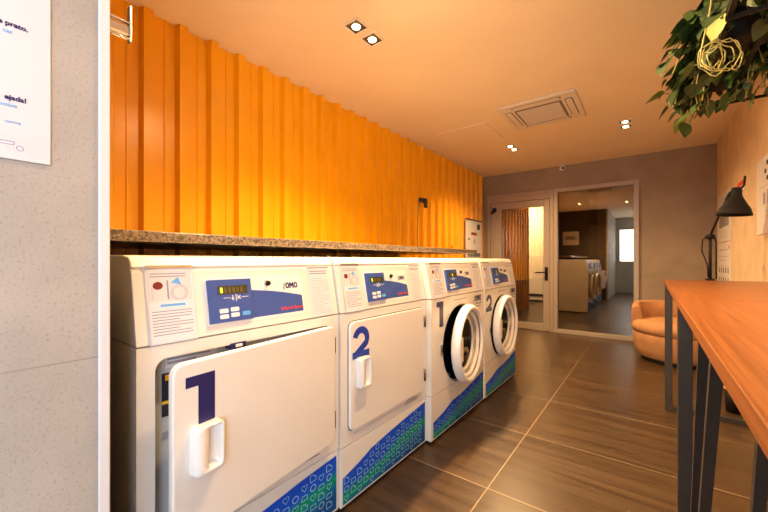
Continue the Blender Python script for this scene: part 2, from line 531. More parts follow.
b = MB(); b.box((-3.3, YB - 0.2, -0.1), (1.6, 9.3, 0), None); struct(b.build('floor', 'floor'), 'brown wood-look porcelain tile floor with pale grout lines', 'floor')
b = MB(); b.box((-3.3, YB - 0.2, CEIL), (1.6, 9.3, CEIL + 0.1)); struct(b.build('ceiling', 'ceiling'), 'smooth painted ceiling glowing orange over the laundry', 'ceiling')
b = MB(); b.box((XR, -0.42, 0), (XR + 0.15, 9.2, CEIL)); b.box((XR, YB, 0), (XR + 0.15, -1.70, CEIL)); b.box((XR, -1.70, 2.20), (XR + 0.15, -0.42, CEIL)); struct(b.build('wall_right', 'tile_right'), 'warm lit beige wall behind the table', 'wall')
# tiled block beside the camera
b = MB(); b.box((-2.3, YB, 0), (BLX, BLY, CEIL)); struct(b.build('wall_left', 'tile'), 'pale beige speckled tile wall at the left with a poster', 'wall')
b = MB(); b.box((BLX - 0.03, BLY - 0.019, 0), (BLX + 0.004, BLY - 0.0015, CEIL), bevel=0.002); struct(b.build('trim_1', 'white_trim'), 'white metal corner trim on the edge of the left tile wall', 'trim')
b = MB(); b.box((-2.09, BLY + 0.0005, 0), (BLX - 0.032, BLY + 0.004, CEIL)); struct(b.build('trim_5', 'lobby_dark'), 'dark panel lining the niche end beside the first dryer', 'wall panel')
# wall behind the corrugated sheet
b = MB(); b.box((XL - 0.15, BLY, 0), (XL - 0.002, 7.90, CEIL)); struct(b.build('wall_back', 'lobby_dark'), 'wall carrying the orange corrugated cladding', 'wall')
# far wall with opening x -2.01..-0.113, z 0..1.99
b = MB()
OX0, OX1, OZ = -2.012, -0.113, 1.99
b.box((OX1, YF, 0), (XR, YF + 0.12, CEIL)); b.box((XL - 0.0, YF, OZ), (OX1, YF + 0.12, CEIL)); b.box((XL, YF, 0), (OX0, YF + 0.12, OZ))
struct(b.build('wall_far', 'tile_far'), 'beige tile wall around the glass entrance door', 'wall')
# wall behind the camera with a window
WX0, WX1, WZ0, WZ1 = -0.80, 0.50, 0.92, 1.98
b = MB()
b.box((BLX, YB - 0.12, 0), (WX0, YB, CEIL)); b.box((WX1, YB - 0.12, 0), (XR, YB, CEIL))
b.box((WX0, YB - 0.12, 0), (WX1, YB, WZ0)); b.box((WX0, YB - 0.12, WZ1), (WX1, YB, CEIL))
struct(b.build('wall_rear', 'tile'), 'wall behind the camera that holds the daylight window', 'wall')
w = MB()
for lo, hi in (((WX0, YB - 0.1, WZ0), (WX0 + 0.04, YB - 0.04, WZ1)), ((WX1 - 0.04, YB - 0.1, WZ0), (WX1, YB - 0.04, WZ1)),
               ((WX0, YB - 0.1, WZ0), (WX1, YB - 0.04, WZ0 + 0.04)), ((WX0, YB - 0.1, WZ1 - 0.04), (WX1, YB - 0.04, WZ1)),
               ((-0.17, YB - 0.1, WZ0), (-0.13, YB - 0.04, WZ1))):
    w.box(lo, hi)
wo = struct(w.build('window_2', 'frame_al'), 'window giving daylight behind the camera', 'window')
simple('pane', wo, lambda b: b.box((WX0 + 0.03, YB - 0.075, WZ0 + 0.03), (WX1 - 0.03, YB - 0.07, WZ1 - 0.03)), 'pane_clear')

gw = MB()  # invented side opening, gives the added fill lamp a way in
for lo, hi in (((XR + 0.05, -1.70, 0), (XR + 0.10, -1.65, 2.20)), ((XR + 0.05, -0.47, 0), (XR + 0.10, -0.42, 2.20)), ((XR + 0.05, -1.65, 2.15), (XR + 0.10, -0.47, 2.20)), ((XR + 0.05, -1.65, 0), (XR + 0.10, -0.47, 0.05))):
    gw.box(lo, hi)
gwo = struct(gw.build('added_glazing', 'frame_al'), 'added unseen glazing beside the camera, put in for side fill light', 'window')
simple('pane', gwo, lambda b: b.box((XR + 0.07, -1.66, 0.04), (XR + 0.076, -0.46, 2.16)), 'pane_clear')
# corrugated orange cladding: one continuous folded sheet
def corrugated(y0, y1, z0, z1):
    b = MB()
    per = 0.1725
    phase = 0.708
    prof = []
    k = math.floor((y0 - phase) / per) - 1
    while phase + k * per < y1 + per:
        c = phase + k * per
        for dy, dx in ((-0.034, 0.0), (-0.022, 0.038), (0.022, 0.038), (0.034, 0.0), (0.083, 0.0), (0.086, 0.005), (0.090, 0.005), (0.093, 0.0)):
            y = c + dy
            if y0 <= y <= y1: prof.append((XL + dx, y))
        k += 1
    prof = [(XL, y0)] + prof + [(XL, y1)]
    lo = [b.bm.verts.new((x, y, z0)) for x, y in prof]; hi = [b.bm.verts.new((x, y, z1)) for x, y in prof]
    fs = [b.bm.faces.new((lo[i], lo[i + 1], hi[i + 1], hi[i])) for i in range(len(prof) - 1)]
    b._paint(fs, 'orange')
    return b
b = corrugated(BLY + 0.005, YF - 0.002, 0.6, CEIL - 0.001)
oc = b.build('trim_2', None, normals=False)
struct(oc, 'glossy orange corrugated steel cladding above the granite shelf', 'wall cladding')
b = MB()
for i in range(29):
    y = 0.676 - 0.345 + 0.1725 * i + 0.06
    for z in (2.17, 1.13):
        b.lathe([(0.0001, 0.006), (0.006, 0.005), (0.007, 0.0)], (XL + 0.001, y, z), 'X', seg=10)
b.build('screws', 'seam', oc)
b = corrugated(YF + 0.13, 7.9, 0.0, CEIL - 0.001)
struct(b.build('trim_3', None, normals=False), 'orange corrugated cladding going on behind the glass door', 'wall cladding')

# lobby beyond the glass
b = MB(); b.box((-3.3, 9.0, 0), (1.6, 9.15, CEIL)); struct(b.build('wall_lobby', 'lobby_cream'), 'cream wall at the end of the lit corridor behind the glass door', 'wall')
b = MB(); b.box((-2.9, 8.985, 0), (-1.5, 9.0, 0.045)); b.box((-2.9, 8.985, 0.13), (-1.5, 9.0, 0.185)); struct(b.build('baseboard_lobby', 'plinth'), 'dark base strip of the cream corridor wall', 'baseboard')
b = MB(); b.box((-3.3, 7.62, 0), (-3.2, 9.0, CEIL)); struct(b.build('wall_corridor', 'lobby_cream'), 'side wall of the lit corridor', 'wall')
b = MB(); b.box((-1.15, 5.46, 0), (-1.05, 8.6, CEIL)); struct(b.build('wall_partition', 'lobby_dark'), 'dark partition behind the door mullion', 'wall')
b = MB(); b.box((-0.655, 6.38, 0.0), (XR, 6.48, CEIL)); struct(b.build('wall_grey', 'lobby_grey'), 'grey partition seen through the fixed glass', 'wall')
b = MB(); b.box((-1.15, 8.6, 0), (XR, 8.7, CEIL)); struct(b.build('wall_dark', 'lobby_dark'), 'dark wall deep behind the fixed glass', 'wall')

# ------------------------------------------------------------------ door and fixed glazing
FY0, FY1 = YF - 0.03, YF + 0.07
def frame_rect(b, x0, x1, z0, z1, t, ya, yb, sides='lrtb', m=None, bv=0.003):
    if 'l' in sides: b.box((x0, ya, z0), (x0 + t, yb, z1), m, bv)
    if 'r' in sides: b.box((x1 - t, ya, z0), (x1, yb, z1), m, bv)
    if 't' in sides: b.box((x0 + t, ya, z1 - t), (x1 - t, yb, z1), m, bv)
    if 'b' in sides: b.box((x0 + t, ya, z0), (x1 - t, yb, z0 + t), m, bv)
b = MB()
frame_rect(b, -2.012, -1.075, 0, 1.99, 0.045, FY0, FY1, 'lt')
b.box((-1.12, FY0, 0), (-1.075, FY1, 1.99), None, 0.003)
b.box((-1.967, FY0, 1.865), (-1.12, FY1, 1.945), None, 0.003)
door = struct(b.build('door_1', 'frame_al'), 'beige aluminium framed glass door at the end of the room', 'door')
def leaf(b):
    x0, x1, z0, z1 = -1.962, -1.124, 0.008, 1.862
    ya, yb = FY0 + 0.012, FY1 - 0.03
    b.box((x0, ya, z0), (-1.80, yb, z1), None, 0.004)
    b.box((-1.207, ya, z0), (x1, yb, z1), None, 0.004)
    b.box((-1.80, ya, 1.765), (-1.207, yb, z1), None, 0.004)
    b.box((-1.80, ya, z0), (-1.207, yb, 0.10), None, 0.004)
lf = simple('leaf', door, leaf, 'frame_al')
simple('pane', lf, lambda b: b.box((-1.81, YF + 0.0, 0.09), (-1.20, YF + 0.006, 1.775)), 'pane')
def lever(b):
    b.box((-1.185, FY0 - 0.004, 0.715), (-1.145, FY0 + 0.014, 0.905), None, 0.006)
    b.tube([(-1.165, FY0 + 0.004, 0.83), (-1.165, FY0 - 0.045, 0.83), (-1.19, FY0 - 0.055, 0.83), (-1.30, FY0 - 0.055, 0.825)], 0.009)
    b.lathe([(0.0001, -0.008), (0.014, -0.007), (0.015, 0.0)], (-1.165, FY0 - 0.004, 0.745), 'Y', seg=16)
simple('handle', lf, lever, 'black')
def stay(b):
    b.box((-1.945, FY0 - 0.03, 1.705), (-1.915, FY0 + 0.02, 1.745), None, 0.004)
    b.box((-1.915, FY0 - 0.045, 1.735), (-1.875, FY0 + 0.02, 1.79), None, 0.004)
    b.tube([(-1.93, FY0 - 0.02, 1.725), (-1.895, FY0 - 0.03, 1.765)], 0.008)
simple('bracket', door, stay, 'black')
def stripes(b):
    for i, x in enumerate((-1.775, -1.70, -1.655, -1.62, -1.575, -1.53, -1.50)):
        b.box((x, YF - 0.0016, 0.93), (x + (0.016 if i % 2 else 0.008), YF - 0.0004, 1.30 - 0.02 * (i % 3)))
b = MB()
frame_rect(b, -1.073, -0.113, 0, 1.99, 0.052, FY0, FY1)
win = struct(b.build('window_1', 'frame_al'), 'tall fixed glass panel beside the door', 'window')
simple('pane', win, lambda b: b.box((-1.03, YF + 0.01, 0.045), (-0.155, YF + 0.018, 1.945)), 'pane_fixed')

# ------------------------------------------------------------------ ceiling fittings
def downlight(x, y, label, energies=(1, 1), cone=150, lean=0):
    """twin square recessed downlight, its two lamps side by side along Y"""
    t = thing('ceiling_light', label, 'ceiling light', (x, y, CEIL), group=None)
    for k, s in enumerate((-1, 1)):
        cy = s * 0.071
        def fr(b):
            for lo, hi in (((-0.056, cy - 0.056, -0.006), (-0.044, cy + 0.056, 0.0)), ((0.044, cy - 0.056, -0.006), (0.056, cy + 0.056, 0.0)),
                           ((-0.044, cy - 0.056, -0.006), (0.044, cy - 0.044, 0.0)), ((-0.044, cy + 0.044, -0.006), (0.044, cy + 0.056, 0.0))):
                b.box(lo, hi, None, 0.001, 1)
        f = simple('frame', t, fr, 'lamp_white')
        simple('reflector', f, lambda b: b.box((-0.043, cy - 0.043, -0.0030), (0.043, cy + 0.043, -0.001)), 'reflector')
        simple('lamp', f, lambda b: b.lathe([(0.0001, -0.013), (0.014, -0.012), (0.021, -0.008), (0.024, -0.003)], (0, cy, 0), 'Z', seg=24), 'lens')
        if energies[k]:
            l = light('spot_light', 'SPOT', (x, y + cy, CEIL - 0.03), SPOT_W * energies[k], WARM, spot_size=R(cone), spot_blend=1.0, shadow_soft_size=0.03)
            l.rotation_euler = (0, R(lean), 0)
    return t
downlight(-1.30, 1.53, 'twin square downlight above the large dryers, nearest the camera', (3.6, 3.6), 150, -25)
downlight(-1.27, 4.12, 'small twin downlight in front of the far door', (1.5, 1.5), 150, -8)
downlight(-0.19, 4.05, 'twin downlight beyond the cassette, toward the right wall', (0.4, 0.4), 120)
# added unseen twin lamp, placed to brighten the machine fronts; then the corridor's lamp
downlight(-0.42, 1.25, 'added unseen twin downlight above the frame, placed to light the machine fronts', (0.9, 0.9), 150, 6)
l = light('corridor_light', 'POINT', (-2.5, 8.35, 2.1), 150, (1.0, 0.66, 0.30), shadow_soft_size=0.1)

# cassette air conditioner
ac = thing('air_conditioner', 'square cassette air conditioner set in the ceiling', 'air conditioner', (-0.75, 3.26, CEIL))
def acp(b):
    b.box((-0.30, -0.30, -0.022), (0.30, 0.30, 0.0), None, 0.012, 3)
simple('panel', ac, acp, 'ac')
def acg(b):
    b.box((-0.175, -0.175, -0.027), (0.175, 0.175, -0.022), 'ac_mid')
    for i in range(22):
        y = -0.165 + i * 0.0157
        b.box((-0.165, y, -0.030), (0.165, y + 0.006, -0.027), 'ac')
simple('grille', ac, acg)
for i in range(4):
    def slot(b):
        p = [(x, z) for x, z in rrect(-0.19, 0.19, 0.205, 0.262, 0.027)]
        a = R(90 * i)
        q = [Vector((x * math.cos(a) - y * math.sin(a), x * math.sin(a) + y * math.cos(a), -0.0235)) for x, y in p]
        b.prism(q, (0, 0, 0.003), 'ac_dark')
        p = [(x, z) for x, z in rrect(-0.183, 0.183, 0.211, 0.256, 0.022)]
        q = [Vector((x * math.cos(a) - y * math.sin(a), x * math.sin(a) + y * math.cos(a), -0.0265)) for x, y in p]
        b.prism(q, (0, 0, 0.004), 'ac')
    simple('louver', ac, slot)
simple('grille_frame', ac, lambda b: [b.box(lo, hi, 'ac_dark') for lo, hi in (((-0.182, -0.182, -0.0245), (-0.175, 0.182, -0.021)), ((0.175, -0.182, -0.0245), (0.182, 0.182, -0.021)), ((-0.182, -0.182, -0.0245), (0.182, -0.175, -0.021)), ((-0.182, 0.175, -0.0245), (0.182, 0.182, -0.021)))])
# access hatch
b = MB(); b.box((-1.765, 3.20, CEIL - 0.009), (-1.235, 3.735, CEIL))
struct(b.build('trim_4', 'ceiling'), 'flat square access hatch in the ceiling next to the air conditioner', 'ceiling hatch')
# small dome camera at the top of the far wall
dc = thing('security_camera', 'small white dome camera where the far wall meets the ceiling', 'camera', (-0.95, YF - 0.06, CEIL))
simple('housing', dc, lambda b: b.lathe([(0.0001, 0.0), (0.042, 0.0), (0.044, -0.012), (0.030, -0.016), (0.040, -0.030), (0.043, -0.048), (0.036, -0.068), (0.020, -0.082), (0.0001, -0.086)], seg=28), 'white_trim')
simple('lens', dc, lambda b: b.lathe([(0.0001, -0.047), (0.014, -0.046), (0.018, -0.040), (0.018, -0.02)], (0.01, 0, -0.052), 'Y', seg=20), 'darkglass')

# ------------------------------------------------------------------ granite shelf and things on the orange wall
b = MB(); b.box((XL + 0.001, BLY + 0.005, 1.057), (-1.234, 3.00, 1.091), None, 0.004)
tag(b.build('granite_shelf', 'granite'), 'long speckled granite shelf over the machines, against the orange cladding', 'shelf')
# chrome hook
hk = thing('chrome_hook', 'chrome hook with two bars at the top left beside the white trim', 'hook', (-1.0, BLY + 0.0045, 1.548))
simple('rail', hk, lambda b: (b.box((-0.010, 0.0, -0.012), (0.006, 0.070, 0.013), None, 0.003), b.tube([(0.006, 0, 0.018), (0.006, 0.072, 0.018)], 0.0045), b.tube([(0.006, 0, -0.020), (0.006, 0.072, -0.020)], 0.0045)), 'chrome')
simple('end_plate', hk, lambda b: b.box((-0.008, 0.068, -0.026), (0.010, 0.073, 0.062), None, 0.002), 'chrome')
# brown wall hook with cord
hk = thing('wall_hook', 'small dark hook with a thin cord halfway along the orange cladding', 'hook', (XL + 0.039, 3.36, 1.65))
simple('bracket', hk, lambda b: (b.box((0, -0.02, 0.0), (0.02, 0.10, 0.045), None, 0.004), b.box((0.02, 0.06, -0.06), (0.045, 0.10, 0.045), None, 0.004), b.tube([(0.015, 0.0, 0.03), (0.05, -0.03, 0.03), (0.05, -0.05, 0.01)], 0.008)), 'blacksteel')
simple('cord', hk, lambda b: b.tube([(0.006, -0.03, 0.01), (0.006, -0.05, -0.2), (0.006, -0.055, -0.555)], 0.003), 'seam')
b = MB(); b.box((XL + 0.040, 4.14, 1.12), (XL + 0.075, 4.24, 1.19), None, 0.004); b.box((XL + 0.075, 4.185, 1.13), (XL + 0.078, 4.195, 1.18), 'seam')
b.mats.insert(0, 'orange') if 'orange' not in b.mats else None
tag(b.build('outlet_box'), 'small orange outlet box low on the cladding near the notice board', 'outlet')
# notice board on orange wall
nb = thing('notice_board', 'white notice board on the orange cladding past the granite shelf', 'notice', (XL + 0.040, 4.86, 1.03))
simple('board', nb, lambda b: b.box((0, -0.285, 0), (0.012, 0.285, 0.545), None, 0.003), 'paper')
def nbp(b):
    x = 0.0125
    b.box((x, 0.10, 0.42), (x + 0.0008, 0.20, 0.50), 'ink_black')
    b.box((x, -0.11, 0.33), (x + 0.0008, 0.08, 0.37), 'ink_black'); b.box((x + 0.0008, -0.08, 0.335), (x + 0.0012, 0.05, 0.352), 'red')
    b.box((x, -0.22, 0.255), (x + 0.0008, -0.17, 0.28), 'ink_black')
    b.prism([(x, -0.05, 0.20), (x, -0.03, 0.20), (x, 0.0, 0.245), (x, 0.03, 0.20), (x, 0.05, 0.20), (x, 0.0, 0.30)], (0.0008, 0, 0), 'ink')
    for k in range(8):
        b.box((x, -0.23 + k * 0.057, 0.02), (x + 0.0008, -0.19 + k * 0.057, 0.075), 'ink_black')
simple('print', nb, nbp)
simple('top_frame', nb, lambda b: b.box((-0.002, -0.292, 0.54), (0.02, 0.292, 0.555)), 'blacksteel')
# sign and notice on the end of the niche (seen mirrored in the far glass)
def logo(b, MM, s):
    """three letters with a leaf of coloured dots at their left"""
    nz = (MM.to_3x3() @ Vector((0, 0, 1))) * 0.0006
    def P(x, y): return MM @ Vector((x * s, y * s, 0))
    for ox in (0.0, 1.25):
        n = 24
        o = [(ox + 0.27 + 0.27 * math.copysign(abs(math.cos(2 * math.pi * k / n)) ** 0.75, math.cos(2 * math.pi * k / n)), 0.36 + 0.36 * math.copysign(abs(math.sin(2 * math.pi * k / n)) ** 0.75, math.sin(2 * math.pi * k / n))) for k in range(n)]
        i = [(ox + 0.27 + (q[0] - ox - 0.27) * 0.40, 0.36 + (q[1] - 0.36) * 0.52) for q in o]
        vo = [b.bm.verts.new(P(*q) + nz) for q in o]; vi = [b.bm.verts.new(P(*q) + nz) for q in i]
        b._paint([b.bm.faces.new((vo[k], vo[(k + 1) % n], vi[(k + 1) % n], vi[k])) for k in range(n)], 'navy')
    m = [(0.58, 0), (0.74, 0), (0.74, 0.42), (0.895, 0.12), (1.05, 0.42), (1.05, 0), (1.21, 0), (1.21, 0.72), (1.03, 0.72), (0.895, 0.44), (0.76, 0.72), (0.58, 0.72)]
    b.prism([P(*q) for q in m], nz, 'navy')
    for dx, dy, c in ((-0.10, 0.55, 'green_ink'), (-0.22, 0.38, 'royal'), (-0.10, 0.20, 'green_ink'), (-0.30, 0.62, 'green_ink'), (-0.32, 0.12, 'royal'), (-0.22, -0.05, 'royal')):
        p = [MM @ Vector((s * (dx + 0.07 * math.cos(k * math.pi / 4)), s * (dy + 0.10 * math.sin(k * math.pi / 4)), 0)) for k in range(8)]
        n = (MM.to_3x3() @ Vector((0, 0, 1))) * 0.0006
        b.prism(p, n, c)
sg = thing('wall_sign', 'white logo sign on the niche end wall, seen only mirrored in the far glass', 'sign', (-1.69, BLY + 0.0045, 1.40))
simple('board', sg, lambda b: b.box((-0.19, 0, 0), (0.19, 0.012, 0.36), None, 0.002), 'paper')
simple('lettering', sg, lambda b: logo(b, framePY(0.10, 0.14, 0.0125), 0.13))

# ------------------------------------------------------------------ poster on the left wall
ps = thing('wall_poster', 'white poster board with navy and blue lettering on the left tile wall', 'poster', (BLX, -0.20, 1.170))
simple('board', ps, lambda b: b.box((0.0, -0.30, 0), (0.004, 0.341, 0.62), None, 0.001), 'paper')
for body, size, ty, tz, mm, bd in (('e prato.', 0.0113, 0.3125, 0.223, 'navy', 0.0004), ('car', 0.0098, 0.294, 0.2105, 'ink_blue', 0), ('ejada!', 0.0113, 0.3105, 0.0995, 'navy', 0.0004),
                                   ('solve', 0.0098, 0.2995, 0.0875, 'ink_blue', 0), ('washing', 0.006, 0.3035, 0.061, 'ink_blue', 0)):
    simple('lettering', ps, lambda b: b.text(body, size, frameX(ty, tz, 0.0045), mm, bold=bd, align='RIGHT', extrude=0.0002))
def ring2(b, cy, cz, ry, rz, t, x, m, n=20, dx=0.0004):
    o, i = [], []
    for k in range(n):
        a = 2 * math.pi * k / n
        o.append((cy + ry * math.cos(a), cz + rz * math.sin(a))); i.append((cy + (ry - t) * math.cos(a), cz + (rz - t) * math.sin(a)))
    vo = [b.bm.verts.new((x, *p)) for p in o]; vi = [b.bm.verts.new((x, *p)) for p in i]
    b._paint([b.bm.faces.new((vo[k], vo[(k + 1) % n], vi[(k + 1) % n], vi[k])) for k in range(n)], m)
def outline(b, pts, t, x, m):
    for i in range(len(pts)):
        a = Vector(pts[i]); c = Vector(pts[(i + 1) % len(pts)])
        d = (c - a).normalized(); nrm = Vector((-d.y, d.x)) * t / 2; e = d * t / 2
        q = [a - e + nrm, c + e + nrm, c + e - nrm, a - e - nrm]
        b.quad([(x, p.x, p.y) for p in q], m)
def poster_icons(b):
    x = 0.0045
    ring2(b, 0.3025, 0.020, 0.0047, 0.0045, 0.0007, x, 'royal')
    outline(b, [(0.278, 0.024), (0.2955, 0.0245), (0.2955, 0.0295), (0.278, 0.0295)], 0.0007, x, 'royal')
    for cy, cz in ((0.320, 0.041), (0.331, 0.041), (0.303, 0.0335), (0.289, 0.035), (0.3135, 0.0135), (0.292, 0.0175)):
        ring2(b, cy, cz, 0.0043, 0.0038, 0.0003, x, 'ink_pale')
    for cy, cz in ((0.315, 0.030), (0.320, 0.0225), (0.331, 0.031), (0.331, 0.0215), (0.331, 0.012), (0.320, 0.008)):
        outline(b, [(cy - 0.004, cz - 0.002), (cy + 0.004, cz - 0.002), (cy + 0.004, cz + 0.003), (cy - 0.004, cz + 0.003)], 0.0003, x, 'ink_pale')
simple('icons', ps, poster_icons)

# ------------------------------------------------------------------ laundry machines
KS = -0.19         # lean of the control panel
ZS = 0.787         # seam between control panel and front
def px_(z, off=0.0): return KS * (z - ZS) + off

def slant_box(b, y0, y1, z0, z1, d0, d1, m, bevel=0.0):
    """box lying on the leaning control panel, raised from d0 to d1"""
    up = Vector((KS, 0, 1)); nn = Vector((1, 0, -KS)).normalized()
    P0 = Vector((0, 0, ZS))
    q = []
    for d in (d0, d1):
        for y, z in ((y0, z0), (y1, z0), (y1, z1), (y0, z1)):
            q.append(P0 + up * (z - ZS) + Vector((0, y, 0)) + nn * d)
    vs = [b.bm.verts.new(v) for v in q]
    fs = [b.bm.faces.new([vs[i] for i in f]) for f in ((3, 2, 1, 0), (4, 5, 6, 7), (0, 1, 5, 4), (1, 2, 6, 5), (2, 3, 7, 6), (3, 0, 4, 7))]
    b._paint(fs, m)
def slant_poly(b, pts, d0, d1, m):
    up = Vector((KS, 0, 1)); nn = Vector((1, 0, -KS)).normalized(); P0 = Vector((0, 0, ZS))
    b.prism([P0 + up * (z - ZS) + Vector((0, y, 0)) + nn * d0 for y, z in pts], nn * (d1 - d0), m)

def text_lines(b, y0, y1, z0, z1, n, d, m, seed, h=0.0022):
    rr = random.Random(seed)
    for i in range(n):
        z = z1 - (z1 - z0) * (i + 0.5) / n
        slant_box(b, y0, y1 - (y1 - y0) * rr.choice((0, 0.02, 0.05, 0.35)), z - h / 2, z + h / 2, d, d + 0.0003, m)

def control_panel(root, W, washer):
    """leaning control head with display, logo, coin knob, leaflets"""
    b = MB()
    prof = [(-0.0, ZS + 0.002), (px_(0.968), 0.968), (px_(0.975) - 0.006, 0.976), (px_(0.975) - 0.006, 0.980), (px_(0.975), 0.982), (-0.046, 1.000), (-0.056, 1.008), (-0.10, 1.013), (-0.70, 1.013), (-0.70, ZS + 0.002)]
    b.prism([(x, 0.0, z) for x, z in prof], (0, W, 0), 'enamel')
    head = b.build('control_panel', None, root)
    mod = head.modifiers.new('bevel', 'BEVEL'); mod.width = 0.004; mod.segments = 2; mod.limit_method = 'ANGLE'; mod.angle_limit = R(50)
    s = W / 0.69
    # backing plate outline
    simple('display_backing', head, lambda b: (slant_poly(b, rrect(0.172 * s, 0.525 * s, 0.812, 0.949, 0.012, 4), 0.0002, 0.0015, 'plastic_white'),))
    def disp(b):
        slant_box(b, 0.180 * s, 0.314 * s, 0.819, 0.941, 0.001, 0.012, 'blue')
        slant_box(b, 0.206 * s, 0.300 * s, 0.898, 0.922, 0.0121, 0.013, 'lcd')
        for k in range(6):
            slant_box(b, (0.213 + k * 0.0125) * s, (0.221 + k * 0.0125) * s, 0.902, 0.918, 0.0131, 0.0134, 'digit' if k == (0 if not washer else 3) else 'lcd_dim')
        slant_box(b, 0.222 * s, 0.243 * s, 0.8865, 0.8882, 0.0121, 0.0126, 'btn'); slant_box(b, 0.279 * s, 0.302 * s, 0.8865, 0.8882, 0.0121, 0.0126, 'btn')
        slant_box(b, 0.260 * s, 0.262 * s, 0.876, 0.899, 0.0121, 0.0126, 'btn')
        for a in (45, -45):
            c, sn = math.cos(R(a)), math.sin(R(a))
            slant_poly(b, [(0.270 * s + u * c - v * sn, 0.887 + u * sn + v * c) for u, v in ((-0.007, -0.0013), (0.007, -0.0013), (0.007, 0.0013), (-0.007, 0.0013))], 0.0121, 0.0126, 'btn')
        slant_box(b, 0.246 * s, 0.255 * s, 0.883, 0.886, 0.0121, 0.0126, 'btn'); slant_box(b, 0.249 * s, 0.252 * s, 0.879, 0.894, 0.0121, 0.0126, 'btn')
    d = simple('display', head, disp)
    for (yy, zz, mm) in ((0.219, 0.851, 'btn'), (0.253, 0.853, 'btn'), (0.219, 0.835, 'btn'), (0.253, 0.837, 'btn'), (0.289, 0.838, 'btn_blue')):
        bt = simple('button', d, lambda b: slant_poly(b, rrect((yy - 0.013) * s, (yy + 0.013) * s, zz - 0.006, zz + 0.006, 0.003, 3), 0.012, 0.0142, mm))
    def sw(b):
        pts = [(0.316 * s, 0.821)] + [(0.518 * s, 0.821), (0.518 * s, 0.876)] + [((0.518 - 0.202 * t) * s, 0.876 + 0.030 * t + 0.004 * math.sin(t * 3.1)) for t in (0.2, 0.4, 0.6, 0.8, 1.0)]
        slant_poly(b, pts, 0.0016, 0.0024, 'blue')
    simple('blue_swoosh', head, sw)
    def rt(b):
        M4 = frameX(0.436 * s, 0.8335, px_(0.8335) + 0.003, KS)
        b.text('Speed Queen', 0.0145 * s, M4, 'red', bold=0.0003)
        slant_box(b, 0.424 * s, 0.432 * s, 0.832, 0.841, 0.0024, 0.003, 'red')
    simple('maker_lettering', head, rt)
    simple('coin_knob', head, lambda b: (b.lathe([(0.0001, 0.012), (0.006, 0.012), (0.008, 0.009), (0.009, 0.0)], (px_(0.925) + 0.001, 0.381 * s, 0.925), 'X', 'black', 20), b.lathe([(0.009, 0.004), (0.011, 0.003), (0.012, 0.0)], (px_(0.925) + 0.001, 0.381 * s, 0.925), 'X', 'steel', 20)))
    simple('logo', head, lambda b: logo(b, frameX(0.452 * s, 0.903, px_(0.903) + 0.0018, KS), 0.0285 * s))
    # leaflet holder at the left
    hold = simple('leaflet_holder', head, lambda b: (slant_box(b, 0.028 * s, 0.145 * s, 0.776, 0.974, 0.0006, 0.0012, 'acrylic'), slant_box(b, 0.030 * s, 0.143 * s, 0.966, 0.974, 0.0012, 0.0045, 'steel')))
    hold.location = (0, 0, 0.012)
    def pic(b):
        slant_box(b, 0.033 * s, 0.138 * s, 0.880, 0.964, 0.0013, 0.0022, 'paper')
        for i in range(2):
            slant_box(b, 0.038 * s, 0.125 * s, 0.951 - i * 0.007, 0.9535 - i * 0.007, 0.0022, 0.0026, 'ink')
        slant_poly(b, [(0.055 * s + 0.012 * math.cos(k * 0.5236) * s, 0.922 + 0.010 * math.sin(k * 0.5236)) for k in range(12)], 0.0022, 0.0028, 'red_dark')
        slant_box(b, 0.076 * s, 0.080 * s, 0.886, 0.935, 0.0022, 0.0026, 'ink'); slant_box(b, 0.040 * s, 0.0415 * s, 0.886, 0.915, 0.0022, 0.0026, 'ink_pale')
        slant_poly(b, [(0.085 * s, 0.928), (0.105 * s, 0.943), (0.112 * s, 0.922), (0.100 * s, 0.926)], 0.0022, 0.0026, 'ink_blue')
        nn = 22
        for k in range(nn):
            a = 2 * math.pi * k / nn; a2 = 2 * math.pi * (k + 1) / nn
            for rr in (0.017, 0.021):
                slant_poly(b, [((0.106 + rr * math.cos(a)) * s, 0.902 + rr * math.sin(a)), ((0.106 + rr * math.cos(a2)) * s, 0.902 + rr * math.sin(a2)), ((0.106 + (rr - 0.0012) * math.cos(a2)) * s, 0.902 + (rr - 0.0012) * math.sin(a2)), ((0.106 + (rr - 0.0012) * math.cos(a)) * s, 0.902 + (rr - 0.0012) * math.sin(a))], 0.0022, 0.0025, 'ink')
    simple('picture_leaflet', hold, pic)
    def txt(b):
        slant_box(b, 0.031 * s, 0.142 * s, 0.779, 0.882, 0.0023, 0.0032, 'paper_cool')
        slant_box(b, 0.058 * s, 0.118 * s, 0.868, 0.874, 0.0032, 0.0036, 'ink_blue')
        text_lines(b, 0.037 * s, 0.136 * s, 0.795, 0.860, 9, 0.0033, 'ink', 3)
    simple('text_leaflet', hold, txt)
    def sheet(b):
        slant_box(b, 0.558 * s, 0.664 * s, 0.792, 0.973, 0.0006, 0.0016, 'paper_cool')
        slant_box(b, 0.558 * s, 0.664 * s, 0.969, 0.973, 0.0016, 0.0028, 'ink')
        text_lines(b, 0.566 * s, 0.656 * s, 0.945, 0.962, 2, 0.0017, 'ink', 5, 0.004)
        text_lines(b, 0.566 * s, 0.656 * s, 0.798, 0.935, 17, 0.0017, 'ink_pale', 9)
    simple('instruction_sheet', head, sheet)
    return head

M['lcd_dim'] = mat('dim_digit', (0.10, 0.085, 0.025), 0.4)
M['red_dark'] = mat('dark_red_print', (0.18, 0.012, 0.012), 0.5)

